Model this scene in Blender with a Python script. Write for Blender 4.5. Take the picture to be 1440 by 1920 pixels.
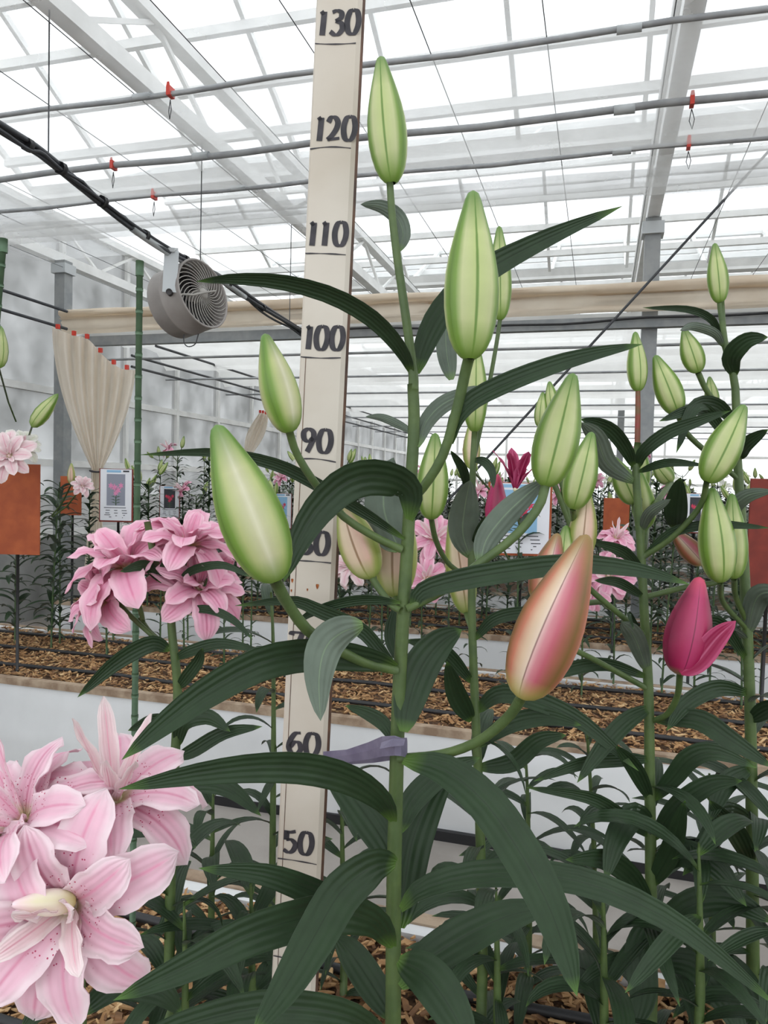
import bpy, math, random
from math import sin, cos, pi, radians
from mathutils import Vector, Matrix, Euler
import numpy as np

for o in list(bpy.data.objects): bpy.data.objects.remove(o)
scene = bpy.context.scene
COL = scene.collection
rnd = random.Random(7)

# ------------------------------------------------------------------ camera
FPX = 1390.0
YAW, PITCH, ROLL = radians(16.2), radians(-2.3), radians(1.4)
CAM = Vector((0, 0, .88))
FW = Vector((-sin(YAW)*cos(PITCH), cos(YAW)*cos(PITCH), sin(PITCH)))
R0 = Vector((cos(YAW), sin(YAW), 0)); U0 = R0.cross(FW)
RT = R0*cos(ROLL) + U0*sin(ROLL); UP = U0*cos(ROLL) - R0*sin(ROLL)
cd = bpy.data.cameras.new('camera'); cam = bpy.data.objects.new('camera', cd); COL.objects.link(cam)
cam.matrix_world = Matrix(((RT.x, UP.x, -FW.x, CAM.x), (RT.y, UP.y, -FW.y, CAM.y), (RT.z, UP.z, -FW.z, CAM.z), (0, 0, 0, 1)))
cd.sensor_fit = 'VERTICAL'; cd.sensor_height = 24.0; cd.lens = 24.0*FPX/1920; cd.clip_start = .02; cd.clip_end = 300
scene.camera = cam

# ------------------------------------------------------------------ overcast sky, exposure
w = bpy.data.worlds.new('overcast_sky'); scene.world = w; w.use_nodes = True
bg = w.node_tree.nodes['Background']; bg.inputs[0].default_value = (.93, .97, 1.0, 1); bg.inputs[1].default_value = 1.0
vs = scene.view_settings; vs.view_transform = 'Standard'; vs.look = 'None'; vs.gamma = 1; vs.use_curve_mapping = False
vs.exposure = .92

# ------------------------------------------------------------------ pixel helpers (1440 x 1920 frame)
def ray(x, y): return FW + RT*((x-720)/FPX) + UP*((960-y)/FPX)
def P(x, y, d): return CAM + ray(x, y)*d
def onz(x, y, z=0.0):
    v = ray(x, y); return CAM + v*((z-CAM.z)/v.z)
def onY(x, y, Y):
    v = ray(x, y); return CAM + v*(Y/v.y)
def onX(x, y, X):
    v = ray(x, y); return CAM + v*(X/v.x)
def px(n, d): return n*d/FPX

# ------------------------------------------------------------------ materials
def lin(c):
    return tuple((v/255/12.92 if v <= 10 else ((v/255+.055)/1.055)**2.4) for v in c) + (1.0,)
MATS = {}
def mat(name, col, rough=.6, noise=0.0, nscale=30, col2=None, bump=0, bscale=60, spec=.5, metal=0, trans=0.0, wave=None):
    m = bpy.data.materials.new(name); m.use_nodes = True; nt = m.node_tree; N = nt.nodes; L = nt.links
    b = N['Principled BSDF']; b.inputs['Roughness'].default_value = rough
    b.inputs['Specular IOR Level'].default_value = spec; b.inputs['Metallic'].default_value = metal
    c = lin(col)
    if col2 or noise:
        tc = N.new('ShaderNodeTexCoord'); nz = N.new('ShaderNodeTexNoise'); nz.inputs['Scale'].default_value = nscale; nz.inputs['Detail'].default_value = 5
        L.new(tc.outputs['Object'], nz.inputs['Vector'])
        mx = N.new('ShaderNodeMixRGB'); c2 = lin(col2) if col2 else tuple(max(0, v*(1-noise)) for v in c[:3])+(1,)
        mx.inputs[1].default_value = c; mx.inputs[2].default_value = c2
        rp = N.new('ShaderNodeValToRGB'); rp.color_ramp.elements[0].position = .38; rp.color_ramp.elements[1].position = .62
        L.new(nz.outputs['Fac'], rp.inputs[0]); L.new(rp.outputs[0], mx.inputs[0]); L.new(mx.outputs[0], b.inputs['Base Color'])
    else: b.inputs['Base Color'].default_value = c
    if bump:
        tc2 = N.new('ShaderNodeTexCoord'); n2 = N.new('ShaderNodeTexNoise'); n2.inputs['Scale'].default_value = bscale; n2.inputs['Detail'].default_value = 6
        L.new(tc2.outputs['Object'], n2.inputs['Vector'])
        bp = N.new('ShaderNodeBump'); bp.inputs['Strength'].default_value = bump; bp.inputs['Distance'].default_value = .01
        L.new(n2.outputs['Fac'], bp.inputs['Height']); L.new(bp.outputs[0], b.inputs['Normal'])
    if trans:
        out = N['Material Output']; t = N.new('ShaderNodeBsdfTranslucent'); t.inputs[0].default_value = c
        ms = N.new('ShaderNodeMixShader'); ms.inputs[0].default_value = trans
        L.new(b.outputs[0], ms.inputs[1]); L.new(t.outputs[0], ms.inputs[2]); L.new(ms.outputs[0], out.inputs[0])
    MATS[name] = m; return m

def sheer(name, col, clear, trans=.5, rough=.5):
    """thin plastic film, glass or mesh: part clear, part scattering"""
    m = bpy.data.materials.new(name); m.use_nodes = True; nt = m.node_tree; N = nt.nodes; L = nt.links
    N.remove(N['Principled BSDF']); out = N['Material Output']; c = lin(col)
    d = N.new('ShaderNodeBsdfDiffuse'); d.inputs[0].default_value = c
    t = N.new('ShaderNodeBsdfTranslucent'); t.inputs[0].default_value = c
    a = N.new('ShaderNodeMixShader'); a.inputs[0].default_value = trans; L.new(d.outputs[0], a.inputs[1]); L.new(t.outputs[0], a.inputs[2])
    tr = N.new('ShaderNodeBsdfTransparent'); s = N.new('ShaderNodeMixShader')
    tc = N.new('ShaderNodeTexCoord'); nz = N.new('ShaderNodeTexNoise'); nz.inputs['Scale'].default_value = 2.5; nz.inputs['Detail'].default_value = 4
    mp = N.new('ShaderNodeMapRange'); mp.inputs[1].default_value = .3; mp.inputs[2].default_value = .7
    mp.inputs[3].default_value = max(0, clear-.1); mp.inputs[4].default_value = min(1, clear+.1)
    L.new(tc.outputs['Object'], nz.inputs['Vector']); L.new(nz.outputs['Fac'], mp.inputs[0]); L.new(mp.outputs[0], s.inputs[0])
    L.new(a.outputs[0], s.inputs[1]); L.new(tr.outputs[0], s.inputs[2]); L.new(s.outputs[0], out.inputs[0])
    MATS[name] = m; return m

def uvmat(name, stops_u, period, base_col=None, tip_col=None, base_v=.12, tip_v=.85, rough=.42, spots=None, edge=None, trans=0, vein=0, fine=.12, spec=.5):
    """colour bands across the blade (u) with blended base and tip (v)"""
    m = bpy.data.materials.new(name); m.use_nodes = True; nt = m.node_tree; N = nt.nodes; L = nt.links
    b = N['Principled BSDF']; b.inputs['Roughness'].default_value = rough; b.inputs['Specular IOR Level'].default_value = spec
    uv = N.new('ShaderNodeUVMap'); uv.uv_map = 'uv'; sp = N.new('ShaderNodeSeparateXYZ'); L.new(uv.outputs[0], sp.inputs[0])
    mu = N.new('ShaderNodeMath'); mu.operation = 'MULTIPLY'; mu.inputs[1].default_value = period; L.new(sp.outputs[0], mu.inputs[0])
    fr = N.new('ShaderNodeMath'); fr.operation = 'FRACT'; L.new(mu.outputs[0], fr.inputs[0])
    rp = N.new('ShaderNodeValToRGB'); cr = rp.color_ramp
    while len(cr.elements) > 1: cr.elements.remove(cr.elements[0])
    cr.elements[0].position = stops_u[0][0]; cr.elements[0].color = lin(stops_u[0][1])
    for p_, c_ in stops_u[1:]:
        e = cr.elements.new(p_); e.color = lin(c_)
    L.new(fr.outputs[0] if period > 1 else sp.outputs[0], rp.inputs[0]); cur = rp.outputs[0]
    def blend(colr, v0, v1):
        nonlocal cur
        mr = N.new('ShaderNodeMapRange'); mr.inputs[1].default_value = v0; mr.inputs[2].default_value = v1; L.new(sp.outputs[1], mr.inputs[0])
        mx = N.new('ShaderNodeMixRGB'); L.new(mr.outputs[0], mx.inputs[0]); L.new(cur, mx.inputs[1]); mx.inputs[2].default_value = lin(colr); cur = mx.outputs[0]
    if base_col: blend(base_col, base_v, 0)
    if tip_col: blend(tip_col, tip_v, 1)
    if spots:
        vo = N.new('ShaderNodeTexVoronoi'); vo.inputs['Scale'].default_value = 1
        mp = N.new('ShaderNodeMapping'); mp.inputs['Scale'].default_value = (11, 26, 1); L.new(uv.outputs[0], mp.inputs[0]); L.new(mp.outputs[0], vo.inputs['Vector'])
        lt = N.new('ShaderNodeMath'); lt.operation = 'LESS_THAN'; lt.inputs[1].default_value = .2; L.new(vo.outputs['Distance'], lt.inputs[0])
        ba = N.new('ShaderNodeMapRange'); ba.inputs[1].default_value = .52; ba.inputs[2].default_value = .45; L.new(sp.outputs[1], ba.inputs[0])
        bb = N.new('ShaderNodeMath'); bb.operation = 'GREATER_THAN'; bb.inputs[1].default_value = .14; L.new(sp.outputs[1], bb.inputs[0])
        m1 = N.new('ShaderNodeMath'); m1.operation = 'MULTIPLY'; L.new(lt.outputs[0], m1.inputs[0]); L.new(ba.outputs[0], m1.inputs[1])
        m2 = N.new('ShaderNodeMath'); m2.operation = 'MULTIPLY'; L.new(m1.outputs[0], m2.inputs[0]); L.new(bb.outputs[0], m2.inputs[1])
        mx = N.new('ShaderNodeMixRGB'); L.new(m2.outputs[0], mx.inputs[0]); L.new(cur, mx.inputs[1]); mx.inputs[2].default_value = lin(spots); cur = mx.outputs[0]
    tc = N.new('ShaderNodeTexCoord'); nz = N.new('ShaderNodeTexNoise'); nz.inputs['Scale'].default_value = 45; nz.inputs['Detail'].default_value = 4; L.new(tc.outputs['Object'], nz.inputs['Vector'])
    hv = N.new('ShaderNodeHueSaturation'); mr = N.new('ShaderNodeMapRange'); mr.inputs[1].default_value = .3; mr.inputs[2].default_value = .7; mr.inputs[3].default_value = 1-fine; mr.inputs[4].default_value = 1+fine
    L.new(nz.outputs['Fac'], mr.inputs[0]); L.new(mr.outputs[0], hv.inputs['Value']); L.new(cur, hv.inputs['Color']); cur = hv.outputs[0]
    L.new(cur, b.inputs['Base Color'])
    if vein:
        wv = N.new('ShaderNodeMath'); wv.operation = 'MULTIPLY'; wv.inputs[1].default_value = vein*2*pi; L.new(sp.outputs[0], wv.inputs[0])
        sn = N.new('ShaderNodeMath'); sn.operation = 'SINE'; L.new(wv.outputs[0], sn.inputs[0])
        bp = N.new('ShaderNodeBump'); bp.inputs['Strength'].default_value = .35; bp.inputs['Distance'].default_value = .0008; L.new(sn.outputs[0], bp.inputs['Height']); L.new(bp.outputs[0], b.inputs['Normal'])
    if trans:
        out = N['Material Output']; t = N.new('ShaderNodeBsdfTranslucent'); L.new(cur, t.inputs[0])
        ms = N.new('ShaderNodeMixShader'); ms.inputs[0].default_value = trans
        L.new(b.outputs[0], ms.inputs[1]); L.new(t.outputs[0], ms.inputs[2]); L.new(ms.outputs[0], out.inputs[0])
    MATS[name] = m; return m

LT, LU = (42, 61, 38), (100, 112, 99)
uvmat('leaf_top', [(0, LT), (.48, LT), (.5, (34, 48, 30)), (.52, LT), (1, LT)], 1, base_col=(88, 118, 52), base_v=.1, tip_col=(84, 116, 52), tip_v=.93, vein=5, trans=.1, rough=.45, spec=.3)
uvmat('leaf_under', [(0, LU), (.47, LU), (.5, (126, 146, 118)), (.53, LU), (1, LU)], 1, base_col=(112, 140, 84), base_v=.12, vein=5, trans=.1, rough=.55, spec=.3)
PG, DG, MG = (182, 188, 136), (90, 122, 38), (140, 166, 84)
uvmat('bud_green', [(0, DG), (.1, (110, 142, 54)), (.22, PG), (.46, (174, 186, 122)), (.485, (98, 130, 52)), (.515, (98, 130, 52)), (.54, (174, 186, 122)), (.78, PG), (.9, (110, 142, 54)), (1, DG)], 3, base_col=(112, 146, 58), base_v=.2, tip_col=(84, 122, 44), tip_v=.72, fine=.05)
uvmat('bud_pale', [(0, DG), (.1, (110, 142, 54)), (.24, (168, 176, 116)), (.42, (184, 184, 144)), (.5, (200, 198, 168)), (.58, (184, 184, 144)), (.76, (168, 176, 116)), (.9, (110, 142, 54)), (1, DG)], 3, base_col=(112, 146, 58), base_v=.16, tip_col=(84, 122, 44), tip_v=.7, fine=.05)
uvmat('bud_blush', [(0, (128, 140, 62)), (.12, (150, 160, 84)), (.26, (208, 190, 158)), (.46, (214, 190, 166)), (.485, (150, 120, 92)), (.515, (150, 120, 92)), (.54, (214, 186, 164)), (.76, (206, 168, 150)), (.9, (150, 150, 84)), (1, (128, 140, 62))], 3, base_col=(150, 170, 84), base_v=.25, tip_col=(128, 150, 66), tip_v=.7, fine=.05)
uvmat('bud_pink', [(0, (120, 92, 50)), (.1, (150, 96, 66)), (.22, (186, 116, 92)), (.3, (192, 150, 122)), (.4, (204, 178, 150)), (.48, (214, 192, 172)), (.5, (120, 78, 76)), (.52, (208, 168, 164)), (.6, (194, 124, 132)), (.72, (176, 86, 100)), (.84, (152, 86, 72)), (1, (120, 92, 50))], 3, base_col=(176, 168, 92), base_v=.15, tip_col=(136, 110, 58), tip_v=.72, fine=.05)
uvmat('bud_magenta', [(0, (120, 20, 58)), (.3, (156, 28, 78)), (.48, (172, 50, 98)), (.5, (100, 16, 50)), (.52, (172, 50, 98)), (.7, (156, 28, 78)), (1, (120, 20, 58))], 3, base_col=(130, 110, 80), base_v=.08, tip_col=(196, 70, 100), tip_v=.8, fine=.05)
uvmat('bud_cream', [(0, (238, 226, 214)), (.5, (232, 226, 190)), (1, (238, 226, 214))], 3, base_col=(206, 204, 120), base_v=.35, tip_col=(244, 214, 220), tip_v=.7, fine=.03)
def petal(name, rim, body, rib, throat, spots=None):
    uvmat(name, [(0, rim), (.09, rim), (.26, body), (.44, body), (.5, rib), (.56, body), (.74, body), (.91, rim), (1, rim)], 1, base_col=throat, base_v=.2, tip_col=rim, tip_v=.8, spots=spots, trans=.3, vein=6, rough=.5, fine=.05)
petal('petal_pale', (250, 230, 236), (246, 204, 220), (238, 166, 194), (216, 208, 130), (196, 66, 110))
petal('petal_pink', (248, 208, 222), (242, 178, 204), (230, 140, 176), (226, 206, 140))
petal('petal_blush', (250, 236, 236), (246, 220, 224), (238, 180, 196), (226, 216, 160))
petal('petal_magenta', (206, 90, 134), (170, 38, 88), (212, 110, 148), (176, 40, 90))
petal('petal_white', (244, 242, 236), (236, 236, 226), (226, 230, 200), (206, 212, 150))
mat('stem', (84, 104, 56), .5, col2=(72, 92, 50), nscale=40, bump=.1, bscale=200)
mat('stem_dark', (70, 96, 52), .5, col2=(60, 82, 48), nscale=30)
mat('stem_red', (140, 56, 52), .5, col2=(110, 80, 50), nscale=50)
mat('foliage_far', (54, 74, 48), .5, col2=(42, 62, 38), nscale=14)
mat('ruler_paint', (206, 198, 186), .55, col2=(196, 186, 172), nscale=7, bump=.04, bscale=30)
mat('ruler_edge', (110, 76, 56), .8, col2=(70, 44, 32), nscale=40)
mat('ink', (40, 38, 44), .6, col2=(58, 54, 60), nscale=80)
mat('rust', (168, 96, 44), .9, col2=(120, 60, 30), nscale=200)
mat('tape', (116, 110, 130), .4, col2=(100, 94, 116), nscale=60)
mat('bamboo', (84, 112, 84), .5, col2=(70, 96, 72), nscale=30)
mat('black_plastic', (34, 34, 36), .5)
mat('cable', (62, 64, 68), .5)
mat('steel', (150, 152, 152), .5, col2=(134, 138, 140), nscale=12, metal=.2)
mat('pipe', (168, 170, 172), .45, col2=(150, 152, 155), nscale=10, metal=.1)
mat('white_frame', (240, 240, 238), .5, col2=(228, 228, 226), nscale=6)
mat('fan_grey', (158, 152, 148), .5, col2=(146, 140, 136), nscale=8)
mat('fan_dark', (60, 58, 58), .6)
mat('fan_vane', (168, 164, 158), .45)
mat('galv', (190, 194, 196), .45, metal=.2)
mat('red_plastic', (206, 62, 48), .4)
mat('curtain_cloth', (246, 238, 226), .8, col2=(236, 226, 212), nscale=5, trans=.45)
mat('roll_cloth', (236, 224, 206), .8, col2=(218, 202, 182), nscale=4, trans=.4)
mat('bed_film', (230, 231, 232), .4, col2=(216, 217, 218), nscale=2.2, bump=.08, bscale=8)
mat('rim_wood', (172, 152, 130), .8, col2=(134, 112, 92), nscale=18, bump=.2, bscale=50)
mat('soil', (116, 88, 64), .95, col2=(76, 56, 42), nscale=60, bump=.8, bscale=90)
mat('chip_a', (184, 146, 102), .85, col2=(156, 116, 76), nscale=40)
mat('chip_b', (142, 104, 70), .85, col2=(112, 80, 54), nscale=40)
mat('chip_c', (210, 178, 134), .85, col2=(186, 148, 102), nscale=40)
mat('concrete', (158, 152, 146), .85, col2=(140, 134, 128), nscale=3, bump=.2, bscale=30)
mat('board_brown', (168, 84, 44), .7, col2=(150, 70, 36), nscale=14)
mat('board_red', (130, 48, 36), .7, col2=(112, 40, 30), nscale=14)
mat('paper', (228, 230, 236), .6)
mat('print_blue', (140, 184, 216), .6)
mat('print_grey', (142, 146, 160), .6)
mat('print_dark', (52, 54, 60), .6)
mat('print_pink', (222, 140, 180), .6)
mat('print_red', (206, 60, 90), .6)
mat('print_green', (72, 92, 74), .6)
mat('sill_panel', (150, 150, 148), .8, col2=(134, 134, 132), nscale=4)
sheer('glass', (235, 240, 242), .86, .6)
sheer('wall_film', (150, 151, 150), .1, .5)
sheer('screen_mesh', (226, 226, 224), .62, .6)
sheer('screen_far', (244, 243, 240), .2, .85)
sheer('roof_film', (246, 247, 248), .74, .9)

# ------------------------------------------------------------------ mesh helpers
def wl(o):
    v = Vector((0, 0, 0))
    while o is not None: v += o.location; o = o.parent
    return v
def link(name, me, parent=None):
    o = bpy.data.objects.new(name, me); COL.objects.link(o)
    if parent is not None: o.parent = parent
    return o
def mesh(name, V, Fc, mats, uvs=None, mi=None, smooth=True):
    me = bpy.data.meshes.new(name); me.from_pydata([tuple(v) for v in V], [], Fc)
    for m_ in (mats if isinstance(mats, (list, tuple)) else [mats]): me.materials.append(MATS[m_])
    if mi is not None: me.polygons.foreach_set('material_index', mi)
    if smooth: me.polygons.foreach_set('use_smooth', [True]*len(me.polygons))
    if uvs is not None:
        ul = me.uv_layers.new(name='uv'); idx = np.empty(len(me.loops), dtype=np.int32); me.loops.foreach_get('vertex_index', idx)
        ul.data.foreach_set('uv', np.asarray(uvs, dtype=np.float32)[idx].ravel())
    me.update(); return me
def mk(name, V, Fc, mats, parent=None, **k):
    """world-space vertices -> object under an unrotated parent"""
    off = wl(parent) if parent is not None else Vector((0, 0, 0))
    return link(name, mesh(name, [Vector(v)-off for v in V], Fc, mats, **k), parent)
def thing(name, label, cat, loc=(0, 0, 0), group=None):
    o = link(name, None); o.location = loc; o.empty_display_size = .05; o['label'] = label; o['category'] = cat
    if group: o['group'] = group
    return o
def tag(o, label, cat, group=None):
    o['label'] = label; o['category'] = cat
    if group: o['group'] = group
    return o
def struct(name): 
    o = link(name, None); o['kind'] = 'structure'; return o
class MB:
    def __init__(s): s.V = []; s.F = []; s.M = []
    def add(s, V, F, m=0):
        n = len(s.V); s.V += [Vector(v) for v in V]; s.F += [tuple(i+n for i in f) for f in F]; s.M += [m]*len(F); return s
    def box(s, a, b, m=0):
        (x0, y0, z0), (x1, y1, z1) = a, b
        return s.add([(x0, y0, z0), (x1, y0, z0), (x1, y1, z0), (x0, y1, z0), (x0, y0, z1), (x1, y0, z1), (x1, y1, z1), (x0, y1, z1)],
                     [(0, 3, 2, 1), (4, 5, 6, 7), (0, 1, 5, 4), (1, 2, 6, 5), (2, 3, 7, 6), (3, 0, 4, 7)], m)
    def bar(s, a, b, wd, ht, m=0, up=(0, 0, 1)):
        a, b = Vector(a), Vector(b); T = (b-a).normalized(); u = Vector(up); S = T.cross(u)
        if S.length < 1e-4: S = Vector((1, 0, 0))
        S.normalize(); N = S.cross(T); S *= wd/2; N *= ht/2
        return s.add([a-S-N, a+S-N, a+S+N, a-S+N, b-S-N, b+S-N, b+S+N, b-S+N], [(0, 1, 2, 3), (7, 6, 5, 4), (0, 4, 5, 1), (1, 5, 6, 2), (2, 6, 7, 3), (3, 7, 4, 0)], m)
    def tube(s, pts, r, n=8, m=0, cap=True):
        pts = [Vector(p) for p in pts]; K = len(pts); rr = r if isinstance(r, (list, tuple)) else [r]*K; V = []; F = []; ref = None
        for i in range(K):
            T = (pts[min(i+1, K-1)]-pts[max(i-1, 0)]).normalized()
            if ref is None:
                ref = Vector((0, 0, 1)) if abs(T.z) < .9 else Vector((1, 0, 0))
            A = T.cross(ref).normalized(); B = T.cross(A); ref = -B if False else ref
            V += [pts[i]+(A*cos(2*pi*j/n)+B*sin(2*pi*j/n))*rr[i] for j in range(n)]
        for i in range(K-1):
            for j in range(n): F.append((i*n+j, i*n+(j+1) % n, (i+1)*n+(j+1) % n, (i+1)*n+j))
        if cap: F.append(tuple(range(n))); F.append(tuple((K-1)*n+j for j in reversed(range(n))))
        return s.add(V, F, m)
    def obj(s, name, mats, parent=None, smooth=False): return mk(name, s.V, s.F, mats, parent, mi=s.M, smooth=smooth)
def spline(pts, n):
    """Catmull-Rom through points of any dimension (tuples)"""
    p = np.array(pts, float); K = len(p)
    if K == 2: return np.array([p[0]+(p[1]-p[0])*t for t in np.linspace(0, 1, n)])
    q = np.vstack([2*p[0]-p[1], p, 2*p[-1]-p[-2]]); out = []
    for t in np.linspace(0, K-1, n):
        i = min(int(t), K-2); s = t-i; a, b, c, d = q[i:i+4]
        out.append(.5*((2*b)+(-a+c)*s+(2*a-5*b+4*c-d)*s*s+(-a+3*b-3*c+d)*s**3))
    return np.array(out)

# ------------------------------------------------------------------ leaves
def blade_w(t): return max(.16*(1-t)**2, 1.0*((t+.02)**.62)*((1.0-t)**.72)/.498) if t < 1 else 0.0
def ribbon(C, S, N, W, nW, fold, vein, thick=.0006):
    nL = len(C); V = []; F = []; MI = []; UV = []
    for side in (0, 1):
        for i in range(nL):
            for j in range(nW):
                u = -1+2*j/(nW-1); h = fold*abs(u)**1.3*W[i] + (vein*W[i]*.5*(1 if j % 2 else -1) if 0 < j < nW-1 else 0)
                V.append(C[i]+S[i]*(u*W[i])+N[i]*(h-(thick if side else 0))); UV.append(((u+1)/2, i/(nL-1)))
    o = nL*nW
    for i in range(nL-1):
        for j in range(nW-1):
            a = i*nW+j; q = (a, a+1, a+nW+1, a+nW); F.append(q); MI.append(0); F.append(tuple(o+k for k in reversed(q))); MI.append(1)
    return V, F, MI, UV
def leaf_px(parent, pts, d, wpx, top=1, tw=(0, 0), nL=18, nW=9, name='leaf', fold=.22, mats=('leaf_top', 'leaf_under'), widest=None):
    """leaf whose midrib runs through pixels pts; d = (depth at base, depth at tip)"""
    K = len(pts); P3 = [tuple(P(x, y, d[0]+(d[1]-d[0])*i/(K-1))) for i, (x, y) in enumerate(pts)]
    C = [Vector(v) for v in spline(P3, nL)]; S = []; N = []; W = []
    dm = (d[0]+d[1])/2
    for i in range(nL):
        T = (C[min(i+1, nL-1)]-C[max(i-1, 0)]).normalized(); Vw = (CAM-C[i]).normalized()
        s = T.cross(Vw).normalized(); n = s.cross(T).normalized(); t = i/(nL-1)
        a = radians(tw[0]+(tw[1]-tw[0])*t); s2 = s*cos(a)+n*sin(a); n2 = n*cos(a)-s*sin(a)
        if top < 0: s2 = -s2; n2 = -n2
        S.append(s2); N.append(n2); W.append(px(wpx, dm)/2*blade_w(t)/max(.35, abs(cos(a))))
    V, F, MI, UV = ribbon(C, S, N, W, nW, fold, .05)
    return mk(name, V, F, list(mats), parent, uvs=UV, mi=MI)
def leaf_mesh(name, L, Wd, pitch, bend, side, nL=10, nW=5, curl=0):
    """generic leaf: base at origin, growing along +X, upper face +Z"""
    C = []; S = []; N = []; W = []; p = Vector((0, 0, 0)); ds = L/(nL-1)
    for i in range(nL):
        t = i/(nL-1); th = pitch-bend*t**1.3; az = side*t*t
        T = Vector((cos(th)*cos(az), cos(th)*sin(az), sin(th))); s = Vector((-sin(az), cos(az), 0)); s = -s; n = s.cross(T)
        if n.z < 0 and abs(th) < pi/2: n = -n
        tw = curl*t; s, n = s*cos(tw)+n*sin(tw), n*cos(tw)-s*sin(tw)
        C.append(p.copy()); S.append(s); N.append(n); W.append(Wd/2*blade_w(t)); p = p+T*ds
    V, F, MI, UV = ribbon(C, S, N, W, nW, .25, .05, .0005)
    return mesh(name, V, F, ['leaf_top', 'leaf_under'], uvs=UV, mi=MI)
LV = [leaf_mesh('leaf', L, Wd, radians(p_), radians(b), s, curl=c) for L, Wd, p_, b, s, c in
      [(.145, .030, 45, 95, .2, .3), (.155, .028, 35, 70, -.3, -.4), (.135, .032, 50, 120, .1, .2), (.15, .027, 30, 90, .35, .5), (.12, .034, 40, 60, -.1, -.2), (.16, .026, 25, 55, -.25, .4)]]
LLO = [leaf_mesh('leaf', L, Wd, radians(p_), radians(b), s, nL=6, nW=3) for L, Wd, p_, b, s in
       [(.12, .026, 45, 95, .2), (.13, .022, 30, 60, -.3), (.11, .028, 50, 125, .1), (.12, .02, 25, 85, .3)]]

# ------------------------------------------------------------------ buds
BP = [(0, .20), (.02, .40), (.06, .60), (.12, .77), (.2, .90), (.3, .985), (.4, 1), (.5, .96), (.6, .86), (.7, .72), (.8, .555), (.88, .415), (.94, .31), (.98, .21), (1, .05)]
def bud_geo(L, R, nr=24, lobes=.05, rows=BP):
    V = []; F = []; UV = []
    for t, r in rows:
        for j in range(nr+1):
            a = 2*pi*j/nr; rr = R*r*(1-lobes*2*max(0, cos(3*(a+pi/3)*1.0))**6 + lobes*.5*cos(3*a))
            V.append(Vector((rr*cos(a), rr*sin(a), L*t))); UV.append((j/nr, t))
    K = len(rows)
    for i in range(K-1):
        for j in range(nr):
            a = i*(nr+1)+j; F.append((a, a+1, a+nr+2, a+nr+1))
    return V, F, UV
def bud(parent, base, tip, wm, m, roll=0.3, name='bud', bend=0.0):
    ax = tip-base; L = ax.length; V, F, UV = bud_geo(L, wm/2)
    q = ax.to_track_quat('Z', 'Y').to_matrix(); lv = q.transposed()@(CAM-(base+tip)/2)
    rz = Matrix.Rotation(math.atan2(lv.y, lv.x)+roll-pi/3, 3, 'Z'); off = q@Vector((1, 0, 0))
    V = [base+q@(rz@v)+off*(bend*L*sin(pi*min(1, max(0, v.z/L)))) for v in V]
    return mk(name, V, F, m, parent, uvs=UV)
def bud_px(parent, base, tip, d, wpx, m, roll=.3, name='bud', bend=0):
    d = d if isinstance(d, tuple) else (d, d)
    return bud(parent, P(*base, d[0]), P(*tip, d[1]), px(wpx, (d[0]+d[1])/2), m, roll, name, bend)
BLO = {}
def bud_mesh(m):
    if m not in BLO:
        V, F, UV = bud_geo(1, .19, 12, .05, BP[::2]); BLO[m] = mesh('bud', V, F, m, uvs=UV)
    return BLO[m]
def stalk_px(parent, pts, d, w0, w1=None, name='pedicel', m='stem', n=14, foot=False):
    d = d if isinstance(d, tuple) else (d, d); K = len(pts); w1 = w1 or w0
    P3 = [tuple(P(x, y, d[0]+(d[1]-d[0])*i/(K-1))) for i, (x, y) in enumerate(pts)]
    S = [Vector(v) for v in spline(P3, n)]
    r = [px(w0+(w1-w0)*i/(n-1), d[0]+(d[1]-d[0])*i/(n-1))/2 for i in range(n)]
    if foot:
        e = S[-1]; S.append(Vector((e.x+(e.x-S[-2].x)*.5, e.y, -.01))); r.append(r[-1]*1.05)
    return MB().tube(S, r, 10).obj(name, m, parent, smooth=True), S

# ------------------------------------------------------------------ petals and flowers
def petal_mesh(L, Wd, th0, bend, ruf, seed, m, cup=.25, nL=12, nW=9, thick=.0008):
    r = random.Random(seed); C = []; S = []; N = []; W = []; p = Vector((0, 0, 0)); ds = L/(nL-1)
    for i in range(nL):
        t = i/(nL-1); th = th0-bend*t**1.4; T = Vector((cos(th), 0, sin(th))); C.append(p.copy()); S.append(Vector((0, -1, 0))); N.append(Vector((-sin(th), 0, cos(th))))
        W.append(Wd/2*max(.2*(1-t), min(1.0, ((t+.03)**.6)*((1-t)**.5)/.585)) if t < 1 else .0006); p = p+T*ds
    V = []; F = []; UV = []; ph = r.random()*6; k1 = 15+r.random()*6; ph2 = r.random()*6
    for i in range(nL):
        t = i/(nL-1)
        for j in range(nW):
            u = -1+2*j/(nW-1); e = abs(u)**2.2
            h = W[i]*(cup*u*u*(1-1.2*t)) + ruf*e*sin(k1*t+(ph if u < 0 else ph2))*min(1, 3*t)*(1-t*.5) - .05*W[i]*(1-abs(u))**4
            V.append(C[i]+S[i]*(u*W[i]*(1+.04*sin(k1*1.3*t+ph)))+N[i]*h); UV.append(((u+1)/2, i/(nL-1)))
    o = nL*nW
    V += [v-N[i//nW]*thick for i, v in enumerate(V)]; UV += UV
    for i in range(nL-1):
        for j in range(nW-1):
            a = i*nW+j; q = (a, a+1, a+nW+1, a+nW); F.append(q); F.append(tuple(o+k for k in reversed(q)))
    return mesh('petal', V, F, m, uvs=UV)
PM = {}
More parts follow.
